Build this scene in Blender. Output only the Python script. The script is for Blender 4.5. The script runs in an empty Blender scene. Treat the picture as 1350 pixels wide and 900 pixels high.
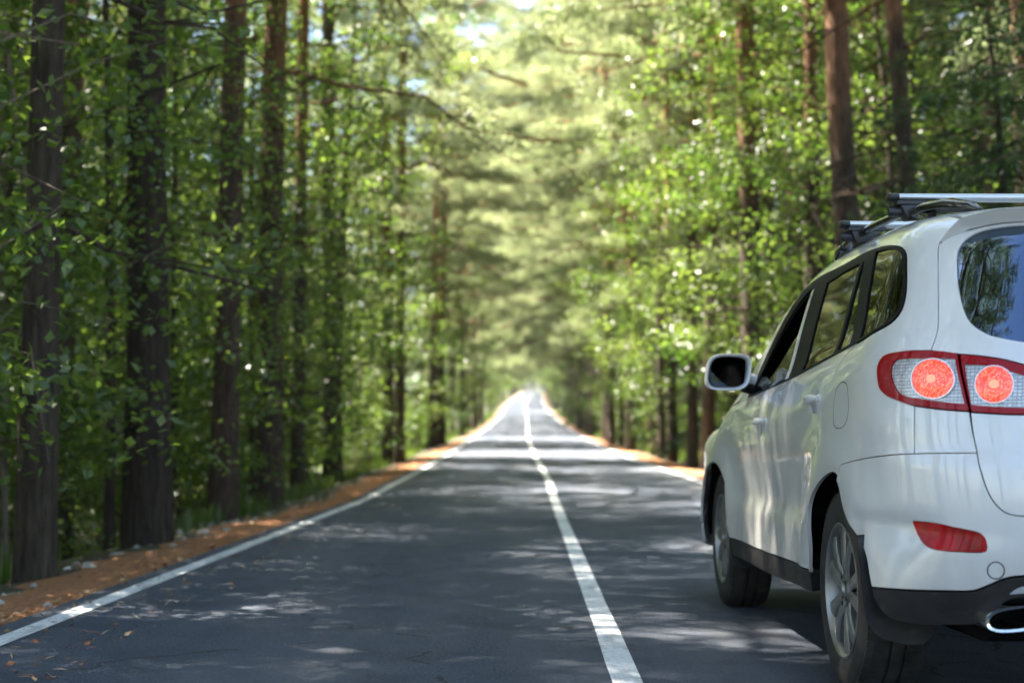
import bpy, bmesh, math, random
import numpy as np
from mathutils import Vector, Matrix
from mathutils.geometry import delaunay_2d_cdt
R = math.radians
scn = bpy.context.scene
COL = scn.collection
SUN_EL, SUN_AZ = 59, -68     # elevation; azimuth measured clockwise from +y (the road ahead)

# ------------------------------------------------------------------ helpers
def tag(o, label=None, cat=None, group=None, kind=None):
    if label: o['label'] = label
    if cat: o['category'] = cat
    if group: o['group'] = group
    if kind: o['kind'] = kind
    return o

def link(o, parent=None):
    COL.objects.link(o)
    if parent is not None: o.parent = parent
    return o

def empty(name, loc=(0, 0, 0), rz=0, parent=None):
    o = bpy.data.objects.new(name, None)
    o.empty_display_size = .2
    o.location = loc; o.rotation_euler = (0, 0, rz)
    return link(o, parent)

def mesh_np(name, V, F, mat, smooth=True, tint=None):
    """fast mesh from numpy; F is (n,4) or (n,3) ints"""
    V = np.asarray(V, np.float32); F = np.asarray(F, np.int32)
    me = bpy.data.meshes.new(name)
    k = F.shape[1]
    me.vertices.add(len(V)); me.vertices.foreach_set('co', V.ravel())
    me.loops.add(F.size); me.loops.foreach_set('vertex_index', F.ravel())
    me.polygons.add(len(F))
    me.polygons.foreach_set('loop_start', np.arange(0, F.size, k, dtype=np.int32))
    me.polygons.foreach_set('use_smooth', np.full(len(F), smooth))
    me.update(calc_edges=True)
    if tint is not None:
        a = me.attributes.new('tint', 'FLOAT', 'POINT'); a.data.foreach_set('value', np.asarray(tint, np.float32))
    if mat: me.materials.append(mat)
    return me

def obj(name, me, parent=None):
    return link(bpy.data.objects.new(name, me), parent)

class MB:
    """collects tubes, boxes, lathes into ONE mesh object"""
    def __init__(s): s.v = []; s.f = []
    def add(s, V, F):
        b = len(s.v); s.v += [tuple(map(float, p)) for p in V]; s.f += [tuple(i + b for i in f) for f in F]; return s
    def tube(s, pts, rad, n=8, caps=True, sx=1, up=None):
        P = [Vector(p) for p in pts]
        if not hasattr(rad, '__len__'): rad = [rad] * len(P)
        V = []; F = []
        for i, p in enumerate(P):
            t = (P[min(i + 1, len(P) - 1)] - P[max(i - 1, 0)]).normalized()
            ref = Vector(up) if up else (Vector((0, 0, 1)) if abs(t.z) < .9 else Vector((1, 0, 0)))
            a = t.cross(ref).normalized(); b = a.cross(t)
            for j in range(n):
                q = 2 * math.pi * j / n
                V.append(p + (a * math.cos(q) * sx + b * math.sin(q)) * rad[i])
        for i in range(len(P) - 1):
            for j in range(n):
                k = (j + 1) % n
                F.append((i * n + j, i * n + k, (i + 1) * n + k, (i + 1) * n + j))
        if caps:
            F.append(tuple(range(n))[::-1]); F.append(tuple((len(P) - 1) * n + j for j in range(n)))
        return s.add(V, F)
    def lathe(s, prof, n=48, axis='x', c=(0, 0, 0)):
        """prof: (offset along the axis, radius)"""
        V = []; F = []
        for (a, r) in prof:
            for j in range(n):
                q = 2 * math.pi * j / n
                y, z = r * math.cos(q), r * math.sin(q)
                V.append((c[0] + a, c[1] + y, c[2] + z))
        for i in range(len(prof) - 1):
            for j in range(n):
                k = (j + 1) % n
                F.append((i * n + j, i * n + k, (i + 1) * n + k, (i + 1) * n + j))
        return s.add(V, F)
    def box(s, c, d, bev=0, rot=None, seg=2):
        bm = bmesh.new(); bmesh.ops.create_cube(bm, size=1)
        bmesh.ops.scale(bm, vec=d, verts=bm.verts)
        if bev: bmesh.ops.bevel(bm, geom=bm.edges[:], offset=bev, segments=seg, affect='EDGES', profile=.5)
        if rot is not None: bmesh.ops.rotate(bm, matrix=rot, verts=bm.verts)
        bmesh.ops.translate(bm, vec=c, verts=bm.verts)
        bm.verts.index_update()
        s.add([v.co[:] for v in bm.verts], [[v.index for v in f.verts] for f in bm.faces]); bm.free(); return s
    def prism(s, poly, axis, a, b, bev=0):
        """extruded polygon; axis 0: poly is (y,z), 1: (x,z), 2: (x,y)"""
        bm = bmesh.new()
        def P(p, t):
            return {0: (t, p[0], p[1]), 1: (p[0], t, p[1]), 2: (p[0], p[1], t)}[axis]
        v0 = [bm.verts.new(P(p, a)) for p in poly]; v1 = [bm.verts.new(P(p, b)) for p in poly]
        n = len(poly)
        bm.faces.new(v0); bm.faces.new(v1[::-1])
        for i in range(n): bm.faces.new((v0[i], v1[i], v1[(i + 1) % n], v0[(i + 1) % n]))
        bmesh.ops.recalc_face_normals(bm, faces=bm.faces[:])
        if bev: bmesh.ops.bevel(bm, geom=bm.edges[:], offset=bev, segments=2, affect='EDGES', profile=.5)
        bm.verts.index_update()
        s.add([v.co[:] for v in bm.verts], [[v.index for v in f.verts] for f in bm.faces]); bm.free(); return s
    def mirrored(s):
        m = MB(); m.v = [(-x, y, z) for x, y, z in s.v]; m.f = [f[::-1] for f in s.f]; return m
    def mesh(s, name, mat, smooth=35):
        me = bpy.data.meshes.new(name); me.from_pydata(s.v, [], s.f); me.update()
        bm = bmesh.new(); bm.from_mesh(me); bmesh.ops.recalc_face_normals(bm, faces=bm.faces[:])
        for f in bm.faces: f.smooth = bool(smooth)
        if smooth:
            lim = R(smooth)
            for e in bm.edges:
                if len(e.link_faces) == 2 and e.calc_face_angle(0) > lim: e.smooth = False
        bm.to_mesh(me); bm.free()
        if mat: me.materials.append(mat)
        return me
    def build(s, name, mat, parent=None, smooth=35): return obj(name, s.mesh(name, mat, smooth), parent)

# ------------------------------------------------------------------ materials
def new_mat(name):
    m = bpy.data.materials.new(name); m.use_nodes = True
    nt = m.node_tree; b = nt.nodes['Principled BSDF']; return m, nt, b
def node(nt, t, **k):
    n = nt.nodes.new(t)
    for a, v in k.items(): setattr(n, a, v)
    return n
def ramp(nt, stops, fac):
    r = node(nt, 'ShaderNodeValToRGB'); e = r.color_ramp.elements
    while len(e) < len(stops): e.new(.5)
    for x, (p, c) in zip(e, stops): x.position = p; x.color = tuple(c) + (1,) if len(c) == 3 else c
    nt.links.new(fac, r.inputs[0]); return r.outputs[0]
def noise(nt, vec, scale, detail=4, rough=.55):
    n = node(nt, 'ShaderNodeTexNoise'); n.inputs['Scale'].default_value = scale
    n.inputs['Detail'].default_value = detail; n.inputs['Roughness'].default_value = rough
    if vec is not None: nt.links.new(vec, n.inputs['Vector'])
    return n.outputs['Fac']
def mixc(nt, a, b, fac, mode='MIX'):
    m = node(nt, 'ShaderNodeMix', data_type='RGBA', blend_type=mode)
    for s, v in ((m.inputs[6], a), (m.inputs[7], b), (m.inputs[0], fac)):
        if hasattr(v, 'is_output'): nt.links.new(v, s)
        elif hasattr(v, '__len__'): s.default_value = tuple(v) + (1,)
        else: s.default_value = v
    return m.outputs[2]
def math_(nt, op, a, b=0, c=0):
    m = node(nt, 'ShaderNodeMath', operation=op)
    for s, v in zip(m.inputs, (a, b, c)):
        if hasattr(v, 'is_output'): nt.links.new(v, s)
        else: s.default_value = v
    return m.outputs[0]
def mapping(nt, vec, scale):
    m = node(nt, 'ShaderNodeMapping'); m.inputs['Scale'].default_value = scale; nt.links.new(vec, m.inputs['Vector']); return m.outputs[0]
def bump(nt, b, h, strength, dist=.01):
    n = node(nt, 'ShaderNodeBump'); n.inputs['Strength'].default_value = strength; n.inputs['Distance'].default_value = dist
    nt.links.new(h, n.inputs['Height']); nt.links.new(n.outputs[0], b.inputs['Normal'])
def oco(nt): return node(nt, 'ShaderNodeTexCoord').outputs['Object']
def geo(nt): return node(nt, 'ShaderNodeNewGeometry').outputs['Position']
def sep(nt, v):
    s = node(nt, 'ShaderNodeSeparateXYZ'); nt.links.new(v, s.inputs[0]); return s.outputs
def simple(name, col, rough=.5, metal=0, coat=0, var=.0, scale=20, bmp=0, bscale=200, spec=.5):
    m, nt, b = new_mat(name)
    b.inputs['Base Color'].default_value = tuple(col) + (1,)
    b.inputs['Roughness'].default_value = rough; b.inputs['Metallic'].default_value = metal
    b.inputs['Coat Weight'].default_value = coat; b.inputs['Coat Roughness'].default_value = .03
    b.inputs['Specular IOR Level'].default_value = spec
    if var:
        n = noise(nt, oco(nt), scale)
        c = ramp(nt, [(.3, [x * (1 - var) for x in col]), (.7, [min(1, x * (1 + var)) for x in col])], n)
        nt.links.new(c, b.inputs['Base Color'])
    if bmp: bump(nt, b, noise(nt, oco(nt), bscale, 2), bmp, .002)
    return m
M = {}
def mk_paint():
    m, nt, b = new_mat('pearl_white_paint')
    o = oco(nt); z = sep(nt, o)[2]
    fl = noise(nt, o, 900, 1)
    base = mixc(nt, (.58, .58, .57), (.64, .64, .625), fl)
    # road dust film thickest low on the body, streaked
    n = noise(nt, mapping(nt, o, (6, 6, 2)), 1.6, 6)
    low = math_(nt, 'MULTIPLY', math_(nt, 'SUBTRACT', 1.0, math_(nt, 'SMOOTH_MIN', math_(nt, 'MULTIPLY', math_(nt, 'SUBTRACT', z, .30), 2.1), 1.0, .2)), math_(nt, 'MULTIPLY_ADD', n, .9, .05))
    d = math_(nt, 'MAXIMUM', low, 0.0)
    d = math_(nt, 'MINIMUM', d, .45)
    nt.links.new(mixc(nt, base, (.21, .185, .145), d), b.inputs['Base Color'])
    nt.links.new(math_(nt, 'MULTIPLY_ADD', d, .5, .32), b.inputs['Roughness'])
    b.inputs['Metallic'].default_value = 0.0
    b.inputs['Coat Weight'].default_value = 1.0
    nt.links.new(math_(nt, 'MULTIPLY_ADD', d, .45, .03), b.inputs['Coat Roughness'])
    return m
M['paint'] = mk_paint()
M['black'] = simple('black_trim', (.008, .008, .009), .55, var=.2, spec=.10)
M['gloss_black'] = simple('gloss_black', (.008, .008, .009), .12, coat=.6)
def mk_clad():
    m, nt, b = new_mat('dusty_black_plastic')
    o = oco(nt); n = noise(nt, mapping(nt, o, (5, 5, 9)), 2.2, 6, .65)
    c = ramp(nt, [(.38, (.009, .009, .010)), (.6, (.018, .017, .016)), (.74, (.060, .053, .043))], n)
    nt.links.new(c, b.inputs['Base Color']); b.inputs['Roughness'].default_value = .55; b.inputs['Specular IOR Level'].default_value = .3
    bump(nt, b, noise(nt, o, 700, 2), .15, .002)
    return m
M['clad'] = mk_clad()
M['shell'] = simple('inner_shell', (.006, .006, .006), .9, spec=.1)
M['rubber'] = simple('tyre_rubber', (.022, .020, .018), .75, var=.55, scale=11, bmp=.2, bscale=120, spec=.3)
M['rim'] = simple('alloy_rim', (.23, .23, .225), .36, metal=.75, var=.12, scale=9)
M['rimdark'] = simple('brake_dark', (.03, .03, .03), .5, metal=.6, var=.3)
M['alu'] = simple('brushed_aluminium', (.62, .64, .66), .32, metal=.75)
M['chrome'] = simple('chrome', (.75, .75, .74), .12, metal=1)
M['silver'] = simple('silver_skid', (.45, .46, .47), .35, metal=.4)
M['rack'] = simple('rack_plastic', (.016, .017, .019), .42)
M['seat'] = simple('seat_cloth', (.035, .033, .032), .85, var=.3, scale=60)
M['mirror'] = simple('mirror_glass', (.32, .35, .40), .02, metal=1)
def mk_glass(name, tint, alpha, gc=(.9, .95, 1)):
    m, nt, b = new_mat(name); nt.nodes.remove(b)
    out = nt.nodes['Material Output']
    t = node(nt, 'ShaderNodeBsdfTransparent'); t.inputs[0].default_value = tuple(tint) + (1,)
    g = node(nt, 'ShaderNodeBsdfGlossy'); g.inputs['Roughness'].default_value = .012
    g.inputs[0].default_value = tuple(gc) + (1,)
    f = node(nt, 'ShaderNodeFresnel'); f.inputs[0].default_value = alpha
    x = node(nt, 'ShaderNodeMixShader')
    nt.links.new(f.outputs[0], x.inputs[0]); nt.links.new(t.outputs[0], x.inputs[1]); nt.links.new(g.outputs[0], x.inputs[2])
    nt.links.new(x.outputs[0], out.inputs[0]); return m
M['glass'] = mk_glass('tinted_side_glass', (.04, .045, .04), 1.55, (.7, .7, .66))
M['privacy'] = mk_glass('privacy_rear_glass', (.03, .032, .035), 2.5, (.50, .70, 1.0))
M['privacy_side'] = mk_glass('privacy_side_glass', (.02, .022, .02), 1.6, (.62, .62, .56))
M['red'] = simple('red_lens', (.27, .0015, .005), .15, coat=.18, spec=.15)
M['fogred'] = simple('red_fog_lens', (.29, .0015, .006), .2, coat=.12, var=.5, scale=14, spec=.12)
def mk_clear():
    m, nt, b = new_mat('fluted_clear_lens')
    o = oco(nt)
    br = node(nt, 'ShaderNodeTexBrick'); br.inputs['Scale'].default_value = 1
    br.inputs['Color1'].default_value = (.50, .50, .49, 1); br.inputs['Color2'].default_value = (.36, .35, .34, 1); br.inputs['Mortar'].default_value = (.22, .215, .21, 1)
    br.inputs['Brick Width'].default_value = .017; br.inputs['Row Height'].default_value = .011; br.inputs['Mortar Size'].default_value = .0016; br.offset = 0
    mp = node(nt, 'ShaderNodeCombineXYZ'); s = sep(nt, o)
    nt.links.new(math_(nt, 'SUBTRACT', s[0], s[1]), mp.inputs[0]); nt.links.new(s[2], mp.inputs[1]); nt.links.new(mp.outputs[0], br.inputs[0])
    nt.links.new(br.outputs[0], b.inputs['Base Color']); b.inputs['Metallic'].default_value = .55
    b.inputs['Roughness'].default_value = .25; b.inputs['Coat Weight'].default_value = .5; b.inputs['Coat Roughness'].default_value = .02
    bump(nt, b, br.outputs[1], .5, .004)
    return m
M['clear'] = mk_clear()
def mk_lit():
    m, nt, b = new_mat('lit_red_lamp')
    o = oco(nt)
    v = node(nt, 'ShaderNodeTexVoronoi'); v.inputs['Scale'].default_value = 150; nt.links.new(o, v.inputs['Vector'])
    n = noise(nt, o, 38, 2)
    c = ramp(nt, [(.0, (1, .62, .34)), (.25, (1, .26, .16)), (.45, (.95, .09, .06)), (.75, (.55, .03, .02))], v.outputs['Distance'])
    # distance texture is in units of cells
    c = mixc(nt, c, (1, .30, .22), math_(nt, 'MULTIPLY', n, .18))
    b.inputs['Base Color'].default_value = (.35, .01, .01, 1)
    nt.links.new(c, b.inputs['Emission Color']); b.inputs['Emission Strength'].default_value = .12
    b.inputs['Roughness'].default_value = .2; b.inputs['Coat Weight'].default_value = .3; b.inputs['Base Color'].default_value = (.2, .004, .004, 1)
    return m
M['lit'] = mk_lit()
M['litcore'] = simple('lit_lamp_core', (.6, .1, .08), .2)
_b = M['litcore'].node_tree.nodes['Principled BSDF']
_b.inputs['Emission Color'].default_value = (1, .40, .22, 1); _b.inputs['Emission Strength'].default_value = .09
M['headlight'] = simple('headlight_lens', (.55, .57, .6), .08, metal=.6, coat=1)
# ------------------------------------------------------------------ car body surface
def pc(xs, ys):
    xs = np.array(xs, float); ys = np.array(ys, float)
    h = np.diff(xs); d = np.diff(ys) / h
    m = np.zeros_like(xs); m[0] = d[0]; m[-1] = d[-1]
    for i in range(1, len(xs) - 1):
        m[i] = 0 if d[i-1] * d[i] <= 0 else 2 * d[i-1] * d[i] / (d[i-1] + d[i])
    def f(x):
        x = np.clip(x, xs[0], xs[-1]); i = np.clip(np.searchsorted(xs, x) - 1, 0, len(xs) - 2)
        t = (x - xs[i]) / h[i]
        return ys[i]*(1+2*t)*(1-t)**2 + m[i]*h[i]*t*(1-t)**2 + ys[i+1]*t*t*(3-2*t) + m[i+1]*h[i]*t*t*(t-1)
    return f
W=pc([-1.1,-.9,-.6,-.2,.3,1.2,2.0,2.7,3.1,3.4,3.75],[.875,.90,.922,.930,.932,.93,.928,.94,.952,.93,.87])
BELT=pc([-1,-.6,-.3,0,1.1,2,2.7,3.7],[1.345,1.325,1.298,1.268,1.19,1.14,1.10,1.02])
ZT=pc([-1.1,-.8,-.4,0,.5,1,1.5,1.85,2.1,2.55,2.95,3.2,3.5,3.65,3.75],[1.65,1.685,1.725,1.755,1.782,1.79,1.768,1.707,1.605,1.365,1.14,1.085,1.0,.93,.85])
YR=pc([.2,.36,.5,.7,.84,.9,1.0,1.1,1.2,1.4,1.55,1.75],[-.86,-.91,-.95,-.965,-.955,-.93,-.915,-.90,-.88,-.81,-.75,-.66])
YF=pc([.2,.45,.7,.85,1.0],[3.62,3.70,3.70,3.66,3.55])
SB=pc([.2,.3,.42,.56,.64,.75,.95],[-.05,-.012,-.004,-.008,-.028,-.018,0.0])   # absolute z, lower
SU=pc([-.35,-.2,-.08,0,.05,.2,.4,.6],[0,-.004,-.03,-.062,-.085,-.135,-.205,-.29])
def smax(a,b,k):
    h=np.maximum(k-np.abs(a-b),0)/k
    return np.maximum(a,b)+h*h*k*.25
def Fb(p):
    x=np.abs(p[...,0]);y=p[...,1];z=p[...,2]
    belt=BELT(y)
    ra=np.minimum(np.hypot(y-.04,z-.37),np.hypot(y-2.70,z-.37))
    s=W(y)+SB(z)*np.where(z<.42,1,1-np.exp(-(ra/.60)**6))+SU(z-belt)
    # wheel arch flares
    for yc in (0.,2.7):
        r=np.hypot(y-yc,z-.37)
        s=s+(.034*np.exp(-((r-.44)/.18)**2) if yc==0 else .022*np.exp(-((r-.42)/.13)**2))*np.clip((z-.1)/.3,0,1)
    side=(x-s)*.95
    rear=(YR(z)+.13*x*x+.10*np.maximum(x-.45,0)**2-y)*.92
    front=(y-(YF(z)-.22*x*x))*.95
    top=(z-(ZT(y)-.045*x*x-.16*x*x*np.clip((y-1.5)/.8,0,1)*np.clip((3.4-y)/.5,0,1)))*.9
    bot=.24-z
    f=smax(side,rear,.40)
    f=smax(f,front,.30)
    f=smax(f,top,.13)
    return smax(f,bot,.08)

def cast(o, d, t1=1.5, n=160):
    ts = np.linspace(0, t1, n)
    f = Fb(o[:, None, :] + d[:, None, :] * ts[:, None])
    sg = f < 0; i = np.argmax(sg, 1)
    a = ts[np.maximum(i - 1, 0)].copy(); b = ts[i].copy()
    for _ in range(26):
        m = (a + b) / 2; neg = Fb(o + d * m[:, None]) < 0
        b = np.where(neg, m, b); a = np.where(neg, a, m)
    return o + d * a[:, None]
def grad(P):
    e = 2e-3; g = np.zeros_like(P)
    for k in range(3):
        q = np.zeros(3); q[k] = e; g[:, k] = Fb(P + q) - Fb(P - q)
    return g / (np.linalg.norm(g, axis=1)[:, None] + 1e-12)
R0 = .9; Z1 = 1.15; KE = .9; YF0 = 2.75; SC = -R0 * math.pi / 2
def fwd(sv):
    """wrap-around coordinate (s along the body from the rear, v up) -> point on the body, left side"""
    s = sv[:, 0]; v = sv[:, 1]
    y0 = np.clip(s, 0, YF0)
    ph = np.where(s < 0, s / R0, np.where(s > YF0, (s - YF0) / R0, 0))
    dx = -np.cos(ph); dy = np.sin(ph)
    e = np.where(v > Z1, (v - Z1) / KE, 0); z0 = np.where(v > Z1, Z1, v)
    d = np.stack([dx * np.cos(e), dy * np.cos(e), np.sin(e)], -1)
    o = np.stack([0 * y0, y0, z0], -1)
    return cast(o + d * 1.6, -d)
def topcast(xy):
    o = np.c_[xy, np.full(len(xy), 2.2)]
    return cast(o, np.tile([[0, 0, -1.]], (len(xy), 1)), 1.8, 260)
def smooth_loop(pts, step=.018, closed=True):
    """catmull-rom between corners (3-tuples are corners), resampled"""
    n = len(pts); out = []
    P = [np.array(p[:2], float) for p in pts]; C = [len(p) > 2 for p in pts]
    for i in range(n if closed else n - 1):
        j = (i + 1) % n
        p1, p2 = P[i], P[j]
        p0 = P[(i - 1) % n] if not C[i] and (closed or i > 0) else p1 - (p2 - p1)
        p3 = P[(j + 1) % n] if not C[j] and (closed or j < n - 1) else p2 + (p2 - p1)
        k = max(1, int(math.ceil(np.linalg.norm(p2 - p1) / step)))
        l = np.linalg.norm(p2 - p1)
        m1 = (p2 - p0) * (l / (np.linalg.norm(p2 - p1) + np.linalg.norm(p1 - p0) + 1e-9))
        m2 = (p3 - p1) * (l / (np.linalg.norm(p2 - p1) + np.linalg.norm(p3 - p2) + 1e-9))
        for q in range(k):
            t = q / k
            out.append(p1*(1+2*t)*(1-t)**2 + m1*t*(1-t)**2 + p2*t*t*(3-2*t) + m2*t*t*(t-1))
    if not closed: out.append(P[-1])
    return np.array(out)
def area(p): return .5 * np.sum(p[:, 0] * np.roll(p[:, 1], -1) - np.roll(p[:, 0], -1) * p[:, 1])
def inset_loop(p, d):
    if area(p) < 0: p = p[::-1]
    e = np.roll(p, -1, 0) - p; e /= np.linalg.norm(e, axis=1)[:, None] + 1e-12
    nrm = np.stack([-e[:, 1], e[:, 0]], -1)
    m = nrm + np.roll(nrm, 1, 0); m /= np.linalg.norm(m, axis=1)[:, None] + 1e-12
    c = np.clip((m * nrm).sum(1), .35, 1)
    return p + m * (d / c)[:, None]
def inside(q, poly):
    x, y = q[:, 0], q[:, 1]; r = np.zeros(len(q), bool)
    a = poly; b = np.roll(poly, -1, 0)
    for (x1, y1), (x2, y2) in zip(a, b):
        if y1 == y2: continue
        c = ((y1 > y) != (y2 > y)) & (x < (x2 - x1) * (y - y1) / (y2 - y1) + x1); r ^= c
    return r
def edge_dist(q, poly):
    d = np.full(len(q), 9.)
    for a, b in zip(poly, np.roll(poly, -1, 0)):
        ab = b - a; l = ab @ ab + 1e-12
        t = np.clip(((q - a) @ ab) / l, 0, 1); d = np.minimum(d, np.linalg.norm(q - a - t[:, None] * ab, axis=1))
    return d
def panel(name, outline, mat, parent, holes=(), off=0., gap=.0018, flange=.014, h=.03, disp=None, mirror=True, proj=None, step=.018, both=None, raw=False):
    """a sheet-metal panel lying on the body surface: outline in wrap coordinates, its edges folded inwards.
    mirror: also build the right-hand twin (as another object)"""
    L = outline if raw else smooth_loop(outline, step)
    L = inset_loop(L, gap); H = []
    for q in holes:
        q = q if isinstance(q, np.ndarray) else smooth_loop(q, step); H.append(inset_loop(q, -gap))
    loops = [L] + H
    lo, hi = L.min(0), L.max(0)
    gx = np.arange(lo[0] + h * .4, hi[0], h); gy = np.arange(lo[1] + h * .4, hi[1], h * .87)
    G = np.array([(x + (.5 * h if j % 2 else 0), y) for j, y in enumerate(gy) for x in gx])
    if len(G):
        ok = inside(G, L)
        for q in H: ok &= ~inside(G, q)
        G = G[ok]
        if len(G):
            d = np.min([edge_dist(G, q) for q in loops], 0); G = G[d > h * .45]
    if disp is None or True:
        pass
    pts = np.concatenate(loops + ([G] if len(G) else []))
    edges = []; b = 0
    for q in loops:
        n = len(q); edges += [(b + i, b + (i + 1) % n) for i in range(n)]; b += n
    vs, _, fs, ov, _, _ = delaunay_2d_cdt([Vector(p) for p in pts], edges, [], 0, 1e-6)
    UV = np.array([v[:] for v in vs])
    fs = np.array([f for f in fs if len(f) == 3])
    cen = UV[fs].mean(1); ok = inside(cen, L)
    for q in H: ok &= ~inside(cen, q)
    fs = fs[ok]
    inv = {}
    for i, l in enumerate(ov):
        for k in l: inv[k] = i
    P = (proj or fwd)(UV); N = grad(P)
    P = P + N * off
    if disp is not None:
        P = P + N * np.asarray(disp(UV))[:, None]
    # orient
    f0 = fs[:, 0]; fn = np.cross(P[fs[:, 1]] - P[f0], P[fs[:, 2]] - P[f0])
    flip = (fn * N[f0]).sum(1) < 0; fs[flip] = fs[flip][:, ::-1]
    if disp is not None:
        fn = np.cross(P[fs[:, 1]] - P[fs[:, 0]], P[fs[:, 2]] - P[fs[:, 0]]); NN = np.zeros_like(P)
        for k in range(3): np.add.at(NN, fs[:, k], fn)
        N2 = NN / (np.linalg.norm(NN, axis=1)[:, None] + 1e-12)
    else: N2 = N
    V = [P]; NV = [N2]; F = [tuple(f) for f in fs]; base = len(P)
    if flange:
        b = 0
        for li, q in enumerate(loops):
            idx = [inv[b + i] for i in range(len(q))]; b += len(q); n = len(idx)
            a = P[idx]; c = a - N[idx] * flange
            t = np.roll(a, -1, 0) - np.roll(a, 1, 0); side = np.cross(t, N[idx]); side /= np.linalg.norm(side, axis=1)[:, None] + 1e-12
            V += [a, c]; NV += [side * (1 if li == 0 else 1)] * 2
            for i in range(n):
                k = (i + 1) % n; F.append((base + i, base + n + i, base + n + k, base + k))
            base += 2 * n
    V = np.concatenate(V); NV = np.concatenate(NV)
    res = []
    for sgn in ((1, -1) if mirror else (1,)):
        W = V * [sgn, 1, 1]; Q = NV * [sgn, 1, 1]
        me = bpy.data.meshes.new(name); me.from_pydata(W.tolist(), [], [f if sgn == 1 else f[::-1] for f in F]); me.update()
        me.polygons.foreach_set('use_smooth', np.ones(len(me.polygons), bool))
        me.normals_split_custom_set_from_vertices(Q.tolist())
        me.materials.append(mat); res.append(obj(name, me, parent))
    return res
def mir(line):
    """mirror a wrap-coordinate line over the rear centre line, reversed"""
    return [((2 * SC - p[0]), p[1]) + tuple(p[2:]) for p in line][::-1]

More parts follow.
